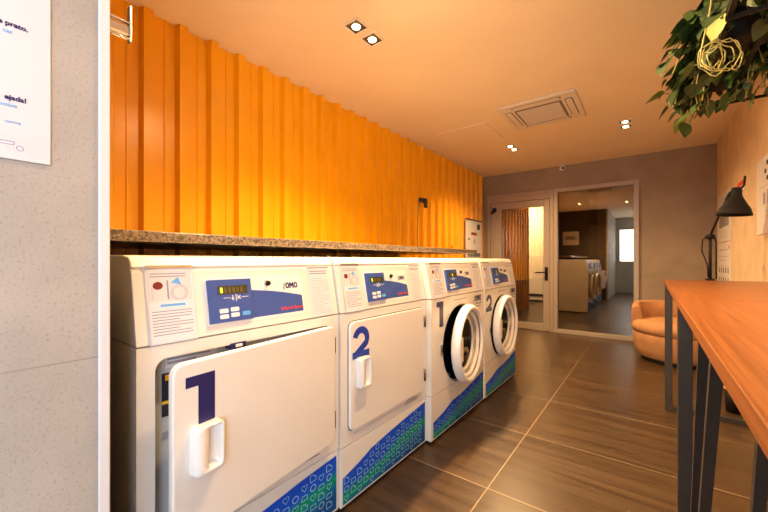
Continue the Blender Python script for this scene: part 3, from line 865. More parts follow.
def heart(cy, cz, r):
    pts = []
    for k in range(16):
        t = 2 * math.pi * k / 16
        pts.append((cy + r * 16 * math.sin(t) ** 3 / 17, cz + r * (13 * math.cos(t) - 5 * math.cos(2 * t) - 2 * math.cos(3 * t) - math.cos(4 * t)) / 17))
    return pts
def decal(parent, W, pts, dm, x, inset=0.006):
    """vinyl polygon on the lower panel with rows of outline icons; pts = top edge (y,z) list"""
    poly = [(pts[0][0], 0.03)] + [(pts[-1][0], 0.03)] + list(reversed(pts))
    d = simple('vinyl_decal', parent, lambda b: b.prism([(x, y, z) for y, z in poly], (0.0012, 0, 0), dm))
    def top(y):
        for i in range(len(pts) - 1):
            if pts[i][0] <= y <= pts[i + 1][0]:
                t = (y - pts[i][0]) / (pts[i + 1][0] - pts[i][0]); return pts[i][1] + t * (pts[i + 1][1] - pts[i][1])
        return 0
    def icons(b):
        step = 0.040
        j = 0
        y = pts[0][0] + 0.020
        while y < pts[-1][0] - 0.014:
            z = 0.050 + (0.016 if j % 2 else 0.0)
            i = 0
            while z < top(y) - 0.016:
                kind = (i + 2 * j) % 4
                xx = x + 0.0016; t = 0.0022; r = 0.0138
                if kind == 0: outline(b, heart(y, z, r), t, xx, 'icon')
                elif kind == 1: ring2(b, y, z, r, r * 0.9, t * 1.1, xx, 'icon', 14)
                elif kind == 2: outline(b, [(y - r, z - r * .8), (y + r, z - r * .8), (y + r, z + r * .3), (y + r * .4, z + r * .3), (y + r * .3, z + r * .9), (y - r, z + r * .9)], t, xx, 'icon')
                else: outline(b, [(y - r, z - r * .6), (y + r, z - r * .6), (y + r * .8, z + r * .6), (y - r * .8, z + r * .6)], t, xx, 'icon')
                z += 0.035; i += 1
            y += step; j += 1
    simple('icon_pattern', d, icons)
    return d

def number_one(b, y0, z0, w, h, x, d, m):
    st = w * 0.58
    pts = [(y0 + w - st, z0), (y0 + w, z0), (y0 + w, z0 + h), (y0, z0 + h), (y0, z0 + h * 0.80), (y0 + w - st, z0 + h * 0.80)]
    b.prism([(x, y, z) for y, z in pts], (d, 0, 0), m)
def number_two(b, y0, z0, w, h, x, d, m):
    t = w * 0.27
    r = (w - t) / 2
    cy = y0 + w / 2; cz = z0 + h - t / 2 - r
    c = [(cy + r * math.cos(R(a)), cz + r * math.sin(R(a))) for a in range(165, -41, -15)]
    c += [(y0 + t * 0.75, z0 + t * 0.55)]
    b.prism([(x, y, z) for y, z in ribbon(c, t)], (d, 0, 0), m)
    b.box((x, y0, z0), (x + d * 1.05, y0 + w, z0 + t * 0.95), m)

def pull_handle(b, y0, y1, z0, z1, x):
    """raised pull: rounded shield with a tall scooped grip"""
    cy, cz = (y0 + y1) / 2, (z0 + z1) / 2
    outer = rrect(y0, y1, z0, z1, 0.012, 5)
    def loop(sy, sz, xx): return [b.bm.verts.new((xx, cy + (p[0] - cy) * sy, cz + (p[1] - cz) * sz)) for p in outer]
    def loop2(fy, fz, oy, oz, xx): return [b.bm.verts.new((xx, cy + oy * (y1 - y0) + (p[0] - cy) * fy, cz + oz * (z1 - z0) + (p[1] - cz) * fz)) for p in outer]
    L = [loop(1, 1, x), loop(1.0, 1.0, x + 0.020), loop(0.92, 0.96, x + 0.028), loop2(0.48, 0.84, 0.16, 0.03, x + 0.027), loop2(0.36, 0.76, 0.16, 0.03, x + 0.004)]
    for i in range(len(L) - 1):
        n = len(L[i])
        b._paint([b.bm.faces.new((L[i][k], L[i][(k + 1) % n], L[i + 1][(k + 1) % n], L[i + 1][k])) for k in range(n)], 'plastic_white', True)
    b._paint([b.bm.faces.new(L[-1])], 'plastic_white')

def dryer(label, loc, W, number, ajar, decal_pts):
    root = thing('tumble_dryer', label, 'clothes dryer', loc, 0, 'front loading machines under the granite shelf')
    control_panel(root, W, False)
    Z0 = 0.255
    b = MB()
    b.box((-0.70, 0.0, Z0), (-0.05, W, ZS), 'enamel')
    hole = rrect(0.040, 0.640 * W / 0.68, 0.318, 0.752, 0.030, 6)
    plate_with_hole(b, 0.0, W, Z0 + 0.002, ZS - 0.001, hole, 0.0, 0.045, 'enamel', 'enamel_dark')
    for lo, hi in (((-0.05, 0, Z0 + 0.002), (0, 0.0, ZS)),):
        pass
    b.quad([(-0.05, 0, Z0), (0, 0, Z0 + .002), (0, 0, ZS - .001), (-0.05, 0, ZS)], 'enamel'); b.quad([(-0.05, W, Z0), (0, W, Z0 + .002), (0, W, ZS - .001), (-0.05, W, ZS)], 'enamel')
    b.quad([(-0.05, 0, Z0), (0, 0, Z0 + .002), (0, W, Z0 + .002), (-0.05, W, Z0)], 'enamel')
    b.quad([(-0.05, 0, ZS), (0, 0, ZS - .001), (0, W, ZS - .001), (-0.05, W, ZS)], 'enamel')
    cab = b.build('cabinet', None, root, normals=True)
    # inside of the opening
    def inner(b):
        b.box((-0.049, 0.030, 0.31), (-0.047, 0.645 * W / 0.68, 0.76), 'enamel_dark')
    inn = simple('inner_panel', root, inner)
    if ajar:
        simple('warning_label', inn, lambda b: (b.box((-0.046, 0.072, 0.585), (-0.0455, 0.14, 0.70), 'ink_black'), b.box((-0.0455, 0.072, 0.618), (-0.045, 0.14, 0.626), 'yellow'), b.box((-0.0455, 0.08, 0.68), (-0.045, 0.14, 0.695), 'orange'), b.box((-0.046, 0.074, 0.525), (-0.0455, 0.10, 0.545), 'ink')))
        simple('data_label', inn, lambda b: (b.box((-0.046, 0.08, 0.712), (-0.0455, 0.22, 0.742), 'paper'), b.box((-0.0455, 0.085, 0.733), (-0.0452, 0.20, 0.738), 'ink'), b.box((-0.0455, 0.085, 0.722), (-0.0452, 0.16, 0.728), 'ink')))
        simple('latch', cab, lambda b: (b.box((-0.03, 0.235, 0.738), (0.004, 0.285, 0.756), 'navy', 0.002), b.box((0.0, 0.25, 0.744), (0.008, 0.27, 0.752), 'plastic_white')))
    # lower service panel
    lp = simple('lower_panel', root, lambda b: b.box((-0.68, 0.0, 0.018), (-0.001, W, Z0 - 0.003), 'enamel', 0.003))
    decal(lp, W, decal_pts, M['decal_dryer'], 0.0)
    simple('plinth', root, lambda b: b.box((-0.66, 0.01, 0.0), (-0.012, W - 0.01, 0.02)), 'plinth')
    # door, hinged at its right edge
    hy = 0.641 * W / 0.683
    DW = hy - 0.040
    dr = bpy.data.objects.new('door', None)
    b = MB()
    pts = rrect(-DW, 0.0, 0.308, 0.750, 0.028, 6)
    b.prism([(0.002, y, z) for y, z in pts], (0.022, 0, 0), 'enamel', 'plastic_white', True)
    dr = b.build('door', None, root)
    dr.location = (0.0 if ajar else -0.011, hy, 0)
    dr.rotation_euler = (0, 0, R(ajar))
    md = dr.modifiers.new('bevel', 'BEVEL'); md.width = 0.005; md.segments = 3; md.limit_method = 'ANGLE'; md.angle_limit = R(50)
    seam = simple('gasket', root, lambda b: b.prism([(0.0002, y, z) for y, z in rrect(hy - DW - 0.003, hy + 0.003, 0.305, 0.753, 0.030, 6)], (0.0015, 0, 0), 'seam')) if not ajar else None
    if ajar:
        simple('gasket', dr, lambda b: b.prism([(-0.004, y, z) for y, z in rrect(-DW + 0.03, -0.03, 0.335, 0.735, 0.02, 4)], (0.0055, 0, 0), 'seam'))
    if number == 1:
        simple('number', dr, lambda b: number_one(b, -DW + 0.030, 0.582, 0.076, 0.132, 0.0242, 0.001, 'navy'))
        simple('handle', dr, lambda b: pull_handle(b, -DW + 0.040, -DW + 0.118, 0.468, 0.590, 0.024))
    else:
        simple('number', dr, lambda b: number_two(b, -DW + 0.012, 0.598, 0.105, 0.128, 0.0242, 0.001, 'royal'))
        simple('handle', dr, lambda b: pull_handle(b, -DW + 0.034, -DW + 0.104, 0.475, 0.600, 0.024))
    for z0, z1 in ((0.645, 0.705), (0.36, 0.42)):
        simple('hinge', root, lambda b: (b.box((0.0, hy + 0.002, z0), (0.012, hy + 0.015, z1), 'hinge_steel', 0.002), b.tube([(0.014, hy + 0.006, z0), (0.014, hy + 0.006, z1)], 0.006, 'hinge_steel', 10), [b.box((0.011, hy - 0.004, z0 + k), (0.0185, hy + 0.008, z0 + k + 0.003), 'seam') for k in (0.014, 0.04)]))
    # small printed lines and badge below the door
    def badge(b):
        y0 = 0.47 * W / 0.7
        for k, (a, c) in enumerate(((0, 0.125), (0.012, 0.134), (0.02, 0.10))):
            b.box((0.0002, y0 + a, 0.281 + k * 0.008), (0.0008, y0 + c, 0.2835 + k * 0.008), 'ink_black' if k < 2 else 'ink')
        b.prism([(0.0002, y0 + 0.03, 0.298), (0.0002, y0 + 0.06, 0.303), (0.0002, y0 + 0.10, 0.308), (0.0002, y0 + 0.10, 0.305), (0.0002, y0 + 0.06, 0.299)], (0.0006, 0, 0), 'ink')
        for k in range(28):
            b.box((0.0002, 0.075 + k * 0.0125, 0.2865), (0.0007, 0.075 + k * 0.0125 + 0.009, 0.292), 'ink_pale')
    simple('printed_badge', cab, badge)
    return root

M['yellow'] = mat('yellow_print', (0.75, 0.5, 0.03), 0.6)
M['decal_dryer'] = decal_mat('blue_green_decal_dryer', 0.15, 0.10)
M['decal_washer'] = decal_mat('blue_green_decal_washer', 0.15, 0.08)

def washer(label, loc, W, number, ajar, cy, decal_pts):
    root = thing('washing_machine', label, 'washing machine', loc, 0, 'front loading machines under the granite shelf')
    control_panel(root, W, True)
    Z0 = 0.262
    cz, HR = 0.492, 0.236
    hole = [(cy + HR * math.cos(2 * math.pi * k / 48), cz + HR * math.sin(2 * math.pi * k / 48)) for k in range(48)]
    b = MB()
    plate_with_hole(b, 0.0, W, Z0 + 0.002, ZS - 0.001, hole, 0.0, 0.03, 'enamel', 'enamel_dark')
    for (y) in (0.0, W):
        b.quad([(-0.70, y, Z0), (0, y, Z0 + .002), (0, y, ZS - .001), (-0.70, y, ZS)], 'enamel')
    b.quad([(-0.70, 0, ZS), (0, 0, ZS - .001), (0, W, ZS - .001), (-0.70, W, ZS)], 'enamel')
    b.quad([(-0.70, 0, Z0), (0, 0, Z0 + .002), (0, W, Z0 + .002), (-0.70, W, Z0)], 'enamel')
    b.quad([(-0.70, 0, Z0), (-0.70, W, Z0), (-0.70, W, ZS), (-0.70, 0, ZS)], 'enamel')
    cab = b.build('cabinet', None, root)
    def drum(b):
        b.lathe([(HR + 0.001, -0.005, 'enamel_dark'), (HR - 0.012, -0.012, 'steel'), (HR - 0.02, -0.04, 'drum'), (HR + 0.0, -0.10, 'drum'), (HR + 0.0, -0.45, 'drum'), (0.02, -0.46, 'drum'), (0.0001, -0.46, 'drum')], (0, cy, cz), 'X', 'drum', 48)
    simple('drum', root, drum)
    lp = simple('lower_panel', root, lambda b: b.box((-0.68, 0.0, 0.018), (-0.001, W, Z0 - 0.003), 'enamel', 0.003))
    decal(lp, W, decal_pts, M['decal_washer'], 0.0)
    simple('plinth', root, lambda b: b.box((-0.66, 0.01, 0.0), (-0.012, W - 0.01, 0.02)), 'plinth')
    # round door about a hinge on its right
    RO = 0.234
    hy = cy + RO
    b = MB()
    c = (0.0, -RO, cz)
    b.lathe([(0.150, 0.004, 'plastic_white'), (RO - 0.012, 0.004, 'plastic_white'), (RO, 0.012, 'plastic_white'), (RO, 0.040, 'plastic_white'), (RO - 0.006, 0.055, 'plastic_white'), (RO - 0.016, 0.060, 'plastic_white'),
             (RO - 0.026, 0.057, 'plastic_white'), (RO - 0.034, 0.044, 'plastic_white'), (RO - 0.040, 0.036, 'steel'), (RO - 0.052, 0.022, 'plastic_white'), (0.166, 0.008, 'chrome_soft'), (0.156, -0.004, 'plastic_white')], c, 'X', 'plastic_white', 64)
    dr = b.build('door', None, root)
    dr.location = (0.0, hy, 0.0); dr.rotation_euler = (0, 0, R(ajar))
    simple('door_glass', dr, lambda b: b.lathe([(0.157, -0.003), (0.150, -0.008), (0.140, -0.02), (0.120, -0.05), (0.08, -0.075), (0.0001, -0.08)], c, 'X', None, 48), 'darkglass')
    def grip(b):
        ys = -2 * RO + 0.035
        b.prism([(0.030, ys - 0.010, cz - 0.080), (0.030, ys + 0.034, cz - 0.066), (0.030, ys + 0.034, cz + 0.066), (0.030, ys - 0.010, cz + 0.080)], (0.026, 0, 0), 'plastic_white')
    simple('handle', dr, grip)
    simple('hinge', root, lambda b: (b.box((0.0, hy - 0.002, cz - 0.075), (0.012, hy + 0.022, cz + 0.075), 'plastic_white', 0.003), b.tube([(0.014, hy + 0.004, cz - 0.06), (0.014, hy + 0.004, cz + 0.06)], 0.007, 'steel', 10)))
    simple('lock_catch', cab, lambda b: (b.box((0.0, cy - HR - 0.028, cz - 0.03), (0.004, cy - HR - 0.006, cz + 0.03), 'steel', 0.001), b.box((0.004, cy - HR - 0.021, cz - 0.012), (0.006, cy - HR - 0.013, cz + 0.012), 'seam')))
    if number == 1:
        simple('number', cab, lambda b: number_one(b, 0.058, 0.625, 0.076, 0.142, 0.0006, 0.001, 'navy'))
    else:
        simple('number', cab, lambda b: number_two(b, 0.030, 0.628, 0.108, 0.122, 0.0006, 0.001, 'navy'))
    simple('logo', cab, lambda b: (logo(b, frameX(0.590, 0.722, 0.0006), 0.058), b.box((0.0006, 0.60, 0.703), (0.0012, 0.70, 0.713), 'ink'), [b.box((0.0006, 0.60 + 0.03 * k, 0.685), (0.0012, 0.622 + 0.03 * k, 0.692), 'ink') for k in range(3)]))
    simple('printed_badge', cab, lambda b: [b.box((0.0004, 0.27 + k * 0.015, 0.757), (0.001, 0.281 + k * 0.015, 0.763), 'ink') for k in range(12)])
    return root

dryer('white front-loading dryer nearest the left wall, its large door marked 1 standing ajar', (-0.98, 0.312, 0), 0.683, 1, 6.0,
      [(0.012, 0.135), (0.12, 0.158), (0.20, 0.190), (0.36, 0.205), (0.50, 0.222), (0.671, 0.236)])
dryer('white front-loading dryer with a closed rectangular door marked with a blue 2', (-0.97, 1.0, 0), 0.655, 2, 0.0,
      [(0.010, 0.135), (0.10, 0.155), (0.19, 0.182), (0.34, 0.203), (0.47, 0.218), (0.643, 0.236)])
washer('white washing machine marked 1, its thick round door slightly open', (-0.94, 1.662, 0), 0.742, 1, 5.0, 0.366,
       [(0.022, 0.115), (0.14, 0.135), (0.25, 0.165), (0.38, 0.172), (0.52, 0.19), (0.73, 0.222)])
washer('white washing machine marked 2 with closed round door, last before the far door', (-0.935, 2.410, 0), 0.722, 2, 0.6, 0.358,
       [(0.022, 0.115), (0.14, 0.135), (0.25, 0.165), (0.38, 0.172), (0.52, 0.19), (0.71, 0.222)])

# ------------------------------------------------------------------ bar tables along the right wall
def bar_table(label, y0, y1, ends=(-1, 1), slanted=()):
    t = thing('bar_table', label, 'table', (0.33, (y0 + y1) / 2, 0), 0, 'wooden bar tables along the right wall')
    h = (y1 - y0) / 2
    xa, xb = 0.072 - 0.33, 0.575 - 0.33
    def top(b):
        b.box((xa, -h, 0.845), (xb, h, 0.871), 'table', 0.0015, 1)
    simple('tabletop', t, top)
    for s in ends:
        ye = s * (h - 0.034)
        for xx in (xa + 0.004, xb - 0.046):
            simple('leg', t, lambda b: b.box((xx, ye - 0.02, 0.0), (xx + 0.04, ye + 0.02, 0.842), None, 0.002), 'blacksteel')
        for z in (0.0, 0.806):
            simple('crossbar', t, lambda b: b.box((xa + 0.044, ye - 0.02, z), (xb - 0.046, ye + 0.02, z + 0.032), None, 0.002), 'blacksteel')
    for px, ya, yb, wd in slanted:
        def lg(b):
            tp = Vector((px - 0.33, ya - (y0 + y1) / 2, 0.842)); bt = Vector((px - 0.33, yb - (y0 + y1) / 2, 0.0))
            b.prism([bt + Vector((0, -wd, 0)), bt + Vector((0.020, -wd, 0)), bt + Vector((0.020, wd, 0)), bt + Vector((0, wd, 0))], tp - bt)
        simple('leg', t, lg, 'blacksteel')
    return t
bar_table('far orange-brown wooden bar table on black steel legs, the clamp lamp at its end', 1.587, 3.05)
bar_table('near orange-brown wooden bar table on black steel legs, cut off by the frame', 0.18, 1.583, (-1,), ((0.092, 0.91, 1.32, 0.012), (0.090, 1.10, 1.42, 0.009), (0.172, 0.97, 1.21, 0.012), (0.200, 0.97, 1.21, 0.012), (0.53, 0.90, 1.29, 0.012)))

# small dark bin beyond the far table
bx = thing('waste_bin', 'small dark bin on the floor by the right wall beyond the table leg', 'bin', (0.44, 3.24, 0))
simple('body', bx, lambda b: b.lathe([(0.0001, 0.0), (0.042, 0.0), (0.050, 0.15), (0.046, 0.15), (0.040, 0.006), (0.0001, 0.006)], seg=24), 'black')
simple('rim', bx, lambda b: b.lathe([(0.050, 0.145), (0.053, 0.148), (0.053, 0.156), (0.048, 0.158), (0.046, 0.150)], seg=24), 'table_edge')

# ------------------------------------------------------------------ desk lamp
LX, LY = 0.303, 3.04
dl = thing('desk_lamp', 'black articulated lamp with a bell shade clamped to the far table end', 'lamp', (LX, LY, 0.871))
simple('clamp', dl, lambda b: (b.box((-0.02, -0.02, 0.0005), (0.02, 0.045, 0.012), None, 0.003), b.box((-0.02, 0.030, -0.07), (0.02, 0.045, 0.012), None, 0.003), b.box((-0.012, 0.0, -0.07), (0.012, 0.045, -0.058), None, 0.003), b.tube([(0, 0.008, -0.058), (0, 0.008, -0.0305)], 0.006)), 'black')
simple('stem', dl, lambda b: (b.tube([(0, 0, 0.01), (0, 0, 0.285)], 0.008), b.tube([(0.028, 0.0, 0.01), (0.028, 0.0, 0.24), (0.02, 0.0, 0.28)], 0.004)), 'black')
simple('joint', dl, lambda b: (b.lathe([(0.0001, 0.0), (0.018, 0.002), (0.026, 0.012), (0.024, 0.026), (0.012, 0.034), (0.0001, 0.036)], (0, 0, 0.262), seg=24), b.lathe([(0.0001, -0.03), (0.011, -0.03), (0.011, 0.03), (0.0001, 0.03)], (0.0, 0, 0.28), 'Y', seg=16)), 'black')
simple('arm', dl, lambda b: b.tube([(0, 0, 0.285), (0.083, 0, 0.535), (0.092, 0, 0.551), (0.104, 0, 0.556), (0.120, 0, 0.553)], 0.0065), 'black')
sh_tilt = Matrix.Translation((0.119, 0, 0.56)) @ Matrix.Rotation(R(4), 4, 'Y')
def shade(b):
    p = [(0.0001, 0.018), (0.020, 0.016), (0.026, 0.0), (0.027, -0.025), (0.034, -0.045), (0.052, -0.080), (0.070, -0.110), (0.080, -0.140), (0.083, -0.155), (0.079, -0.152), (0.066, -0.108), (0.030, -0.045), (0.0001, -0.04)]
    b.lathe(p, (0, 0, 0), 'Z', None, 40, M4=sh_tilt)
simple('shade', dl, shade, 'black')
simple('switch_rod', dl, lambda b: b.tube([sh_tilt @ Vector((0.012, 0, 0.0)), sh_tilt @ Vector((0.032, 0, 0.03)), sh_tilt @ Vector((0.032, 0, 0.085))], 0.006), 'black')
simple('cable', dl, lambda b: b.tube([(-0.012, 0, 0.28), (-0.036, 0, 0.26), (-0.040, 0, 0.19), (-0.022, 0, 0.13), (-0.012, 0, 0.09), (-0.010, 0, 0.02)], 0.0035), 'black')

# ------------------------------------------------------------------ papers on the right wall
def wall_paper(label, y0, y1, z0, z1, style):
    """thin sheet on the right wall; y0 is its far edge"""
    t = thing('wall_notice', label, 'notice', (XR, (y0 + y1) / 2, z0), 0, 'notices on the right wall')
    hy, hz = abs(y1 - y0) / 2, z1 - z0
    simple('sheet', t, lambda b: b.box((-0.006, -hy, 0), (-0.0005, hy, hz)), 'paper')
    def pr(b):
        x = -0.0066
        if style == 0:
            for z, m in ((0.86, 'ink'), (0.80, 'ink_pale'), (0.74, 'ink')):
                b.box((x, -hy * 0.7, hz * z), (x + 0.0004, hy * 0.75, hz * (z + 0.012)), m)
            for k in range(9):
                b.box((x, -hy * 0.75 + k * hy * 0.165, hz * 0.30), (x + 0.0004, -hy * 0.75 + k * hy * 0.165 + hy * 0.09, hz * (0.62 - 0.05 * (k % 3))), 'ink_black')
            for k in range(5):
                b.box((x, -hy * 0.7, hz * (0.08 + k * 0.03)), (x + 0.0004, hy * 0.7, hz * (0.09 + k * 0.03)), 'ink_pale')
        elif style == 1:
            b.box((x, -hy * 0.6, hz * 0.84), (x + 0.0004, hy * 0.7, hz * 0.86), 'ink'); b.box((x, -hy * 0.9, hz * 0.86), (x + 0.0004, -hy * 0.75, hz * 0.93), 'red')
            for r in range(2):
                for k in range(5):
                    yy = -hy * 0.75 + k * hy * 0.34
                    b.box((x, yy, hz * (0.12 + r * 0.22)), (x + 0.0004, yy + hy * 0.12, hz * (0.24 + r * 0.22)), 'ink_black')
                    b.box((x, yy, hz * (0.27 + r * 0.22)), (x + 0.0004, yy + hy * 0.22, hz * (0.28 + r * 0.22)), 'ink')
            b.box((x, -hy * 0.8, hz * 0.70), (x + 0.0004, hy * 0.8, hz * 0.71), 'ink'); b.box((x, -hy * 0.4, hz * 0.62), (x + 0.0004, hy * 0.8, hz * 0.63), 'ink')
        else:
            for k in range(6):
                a = k * math.pi / 3
                b.box((x, hy * 0.30 - 0.09 * math.cos(a) - 0.022, hz * 0.80 + 0.055 * math.sin(a) - 0.014), (x + 0.0004, hy * 0.30 - 0.09 * math.cos(a) + 0.022, hz * 0.80 + 0.055 * math.sin(a) + 0.014), 'ink_black')
            b.box((x, -hy * 0.4, hz * 0.61), (x + 0.0004, hy * 0.85, hz * 0.615), 'ink')
            for k in range(6):
                b.box((x, -hy * 0.5 + k * hy * 0.2, hz * 0.38), (x + 0.0004, -hy * 0.5 + k * hy * 0.2 + hy * 0.12, hz * (0.56 - 0.03 * (k % 2))), 'ink')
            b.box((x, -hy * 0.5, hz * 0.28), (x + 0.0004, hy * 0.6, hz * 0.285), 'ink_pale'); b.box((x, -hy * 0.3, hz * 0.22), (x + 0.0004, hy * 0.6, hz * 0.225), 'ink_pale')
    simple('print', t, pr)
wall_paper('printed sheet with bar pictograms behind the lamp arm, upper of two', 5.22, 4.47, 1.185, 1.67, 0)
wall_paper('printed sheet with rows of small icons behind the lamp stem, lower of two', 5.22, 4.47, 0.72, 1.17, 1)
wall_paper('large white notice on the right wall right of the black lamp', 3.47, 2.55, 1.17, 1.665, 2)
t = thing('wall_tag', 'small red and white tag on the wall above the lamp shade', 'tag', (XR, 4.0, 1.55))
simple('card', t, lambda b: b.box((-0.005, -0.14, 0.0), (-0.0005, 0.14, 0.10)), 'paper')
simple('red_print', t, lambda b: b.box((-0.006, -0.14, 0.05), (-0.005, 0.14, 0.09), 'red'))
simple('black_print', t, lambda b: b.box((-0.0058, 0.02, 0.01), (-0.005, 0.06, 0.04), 'ink_black'))

# ------------------------------------------------------------------ tub armchair
ch = thing('tub_armchair', 'round tan suede tub armchair in the far corner beside the glass panel', 'armchair', (0.21, 4.54, 0), R(-12))
def chbase(b):
    b.lathe([(0.0001, 0.035), (0.30, 0.035), (0.325, 0.05), (0.345, 0.12), (0.358, 0.20), (0.362, 0.262), (0.352, 0.275), (0.0001, 0.275)], seg=56)
simple('base', ch, chbase, 'suede')
simple('foot_ring', ch, lambda b: b.lathe([(0.0001, 0.0), (0.285, 0.0), (0.285, 0.04), (0.0001, 0.04)], seg=40), 'plinth')
def cushion(b):
    b.lathe([(0.0001, 0.270), (0.33, 0.270), (0.36, 0.285), (0.374, 0.315), (0.372, 0.345), (0.355, 0.375), (0.32, 0.392), (0.22, 0.402), (0.0001, 0.405)], seg=56)
simple('seat_cushion', ch, cushion, 'suede')
def chback(b):
    n = 40
    a0, a1 = R(-22), R(202)
    sec = [(0.352, 0.27), (0.366, 0.30), (0.372, 0.45), (0.366, 0.545), (0.348, 0.568), (0.318, 0.570), (0.296, 0.550), (0.285, 0.46), (0.280, 0.38), (0.280, 0.27)]
    rings = []
    for k in range(n + 1):
        a = a0 + (a1 - a0) * k / n
        e = min(1.0, min(k, n - k) / 5.0)
        hs = 0.84 + 0.16 * (1 - (1 - e) ** 2)
        rings.append([b.bm.verts.new((r * math.cos(a), r * math.sin(a), 0.27 + (z - 0.27) * hs)) for r, z in sec])
    m = len(sec)
    for k in range(n):
        b._paint([b.bm.faces.new((rings[k][i], rings[k][(i + 1) % m], rings[k + 1][(i + 1) % m], rings[k + 1][i])) for i in range(m)], None, True)
    b.bm.faces.new(rings[0][::-1]); b.bm.faces.new(rings[-1])
simple('backrest', ch, chback, 'suede')

# ------------------------------------------------------------------ hanging rack with pothos
RZ = 1.772
rk = thing('hanging_rack', 'black steel hanging rack high on the right wall holding trailing plants', 'rack', (0.38, 1.45, RZ))
def rack_bars(b):
    for x in (0.20, 0.305, 0.43, 0.57):
        b.box((x - 0.38 - 0.007, -0.75, 0.0), (x - 0.38 + 0.007, 0.94, 0.016))
    for y in (-0.75, 0.10, 0.93):
        b.box((-0.19, y - 0.005, -0.010), (0.20, y + 0.005, 0.002))
simple('shelf_grid', rk, rack_bars, 'black')
for y in (-0.65, 0.42):
    simple('hanger', rk, lambda b: (b.box((-0.19, y, 0.02), (-0.17, y + 0.02, CEIL - RZ))), 'black')
    simple('hanger', rk, lambda b: (b.box((0.18, y, 0.02), (0.20, y + 0.02, CEIL - RZ))), 'black')

def leaf_into(b, pos, direction, normal, L, m):
    d = direction.normalized()
    n = (normal - d * normal.dot(d)).normalized()
    s = d.cross(n)
    prof = [(0.0, 0.0), (-0.04, 0.22), (0.08, 0.40), (0.30, 0.46), (0.55, 0.36), (0.80, 0.17), (1.0, 0.0)]
    rows = []
    for t, w in prof:
        droop = -0.22 * t * t * L
        c = pos + d * (t * L) + n * droop
        lft = c + s * (w * L) + n * (0.16 * w * L); rgt = c - s * (w * L) + n * (0.16 * w * L)
        if w == 0: rows.append((b.bm.verts.new(c),) * 3)
        else:
            mid = pos + d * (max(t, 0.0) * L) + n * droop
            rows.append((b.bm.verts.new(lft), b.bm.verts.new(mid), b.bm.verts.new(rgt)))
    fs = []
    for i in range(len(rows) - 1):
        for k in (0, 1):
            q = [rows[i][k], rows[i][k + 1], rows[i + 1][k + 1], rows[i + 1][k]]
            u = []
            for v in q:
                if v not in u: u.append(v)
            if len(u) >= 3: fs.append(b.bm.faces.new(u))
    b._paint(fs, m, True)

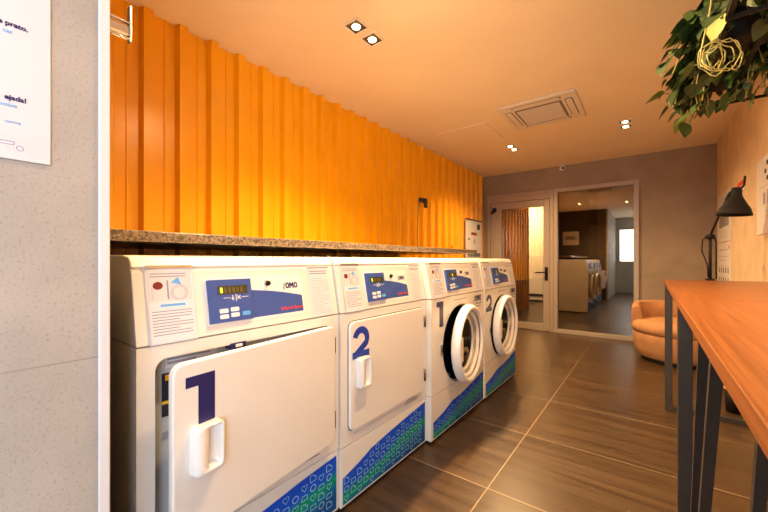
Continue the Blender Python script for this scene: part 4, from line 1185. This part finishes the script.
def pothos(label, x, y, seed, nv, spread, drop):
    rr = random.Random(seed)
    t = thing('trailing_plant', label, 'plant', (x, y, RZ + 0.021), 0, 'trailing plants on the hanging rack')
    def pot(b):
        b.lathe([(0.0001, 0.0), (0.070, 0.0), (0.074, 0.006), (0.092, 0.13), (0.098, 0.135), (0.098, 0.155), (0.090, 0.155), (0.086, 0.13), (0.0001, 0.125)], seg=28)
    simple('pot', t, pot, 'black')
    fol, vin = MB(), MB()
    for i in range(nv):
        a = rr.uniform(0, 2 * math.pi)
        if rr.random() < 0.62: a = rr.uniform(R(110), R(250))       # most vines fall to the open side
        reach = rr.uniform(0.09, spread); dz = rr.uniform(0.0, drop)
        p0 = Vector((0.05 * math.cos(a), 0.05 * math.sin(a), 0.14))
        p1 = Vector((reach * 0.6 * math.cos(a), reach * 0.6 * math.sin(a), 0.20 + rr.uniform(0, 0.07)))
        p2 = Vector((reach * math.cos(a) + rr.uniform(-.02, .02), reach * math.sin(a) + rr.uniform(-.03, .03), 0.12))
        p3 = p2 + Vector((rr.uniform(-.05, .05), rr.uniform(-.06, .06), -dz))
        pts = []
        for k in range(11):
            s = k / 10
            q = p0 * (1 - s) ** 3 + p1 * 3 * s * (1 - s) ** 2 + p2 * 3 * s * s * (1 - s) + p3 * s ** 3
            pts.append(q)
        vin.tube(pts, 0.0026, 'vine_green' if rr.random() < 0.5 else 'vine', 5)
        for k in range(3, 11):
            if rr.random() < 0.18: continue
            q = pts[k]
            ax = Vector((math.cos(a) + rr.uniform(-1, 1), math.sin(a) + rr.uniform(-1, 1), rr.uniform(-1.1, 0.25)))
            tip = q + ax.normalized() * rr.uniform(0.015, 0.04)
            if (Vector((x, y, RZ)) + tip).x > XR - 0.12: continue
            if (RZ + tip.z) > CEIL - 0.16: continue
            vin.tube([q, (q + tip) / 2 + Vector((0, 0, 0.006)), tip], 0.0016, 'vine_green', 4)
            m = rr.choices(('leaf_dark', 'leaf_mid', 'leaf_lime'), (6, 3, 0.7))[0]
            leaf_into(fol, tip, Vector((ax.x, ax.y, ax.z - 0.55)), Vector((rr.uniform(-.5, .5) + 0.3 * math.cos(a), rr.uniform(-.5, .5), 1)), rr.choice((rr.uniform(0.028, 0.055), rr.uniform(0.05, 0.088))), m)
    fol.build('foliage', None, t, normals=False)
    vin.build('vines', None, t)
    return t
pothos('dense green trailing plant at the far end of the hanging rack', 0.27, 2.20, 3, 44, 0.17, 0.24)
p2 = pothos('trailing plant with pale coiled vines in the middle of the hanging rack', 0.27, 1.83, 11, 34, 0.165, 0.20)
def coils(b):
    for j, (r, ex, c) in enumerate(((0.050, 1.0, (-0.10, -0.26, -0.130)), (0.040, 0.8, (-0.105, -0.27, -0.125)), (0.046, 1.25, (-0.085, -0.255, -0.135)), (0.030, 1.0, (-0.11, -0.265, -0.135)), (0.052, 0.9, (-0.08, -0.24, -0.12)))):
        pts = []
        for k in range(25):
            a = 2 * math.pi * k / 24 + j
            pts.append((c[0] + ex * r * math.cos(a) * 0.9, c[1] + 0.012 * math.sin(2 * a + j) + 0.3 * r * math.cos(a), c[2] + r * math.sin(a) * (1 + 0.12 * math.sin(3 * a + 2 * j)) + 0.006 * math.sin(5 * a + j)))
        b.tube(pts, 0.0019, 'vine', 6)
    b.tube([(-0.02, -0.04, 0.15), (-0.06, -0.15, 0.20), (-0.10, -0.23, 0.15), (-0.115, -0.26, 0.02), (-0.135, -0.26, -0.09), (-0.14, -0.265, -0.14)], 0.0024, 'vine', 6)
    b.tube([(0.06, -0.10, 0.16), (0.05, -0.30, 0.22), (0.02, -0.38, 0.16), (-0.03, -0.40, 0.10), (-0.08, -0.38, 0.10), (-0.11, -0.34, 0.12)], 0.0036, 'vine', 6)
simple('coiled_vines', p2, coils)
pothos('trailing plant at the near end of the rack, cut by the frame corner', 0.40, 1.52, 23, 26, 0.17, 0.14)
pothos('sparse trailing plant low against the wall at the back of the rack', 0.45, 2.10, 31, 26, 0.14, 0.26)
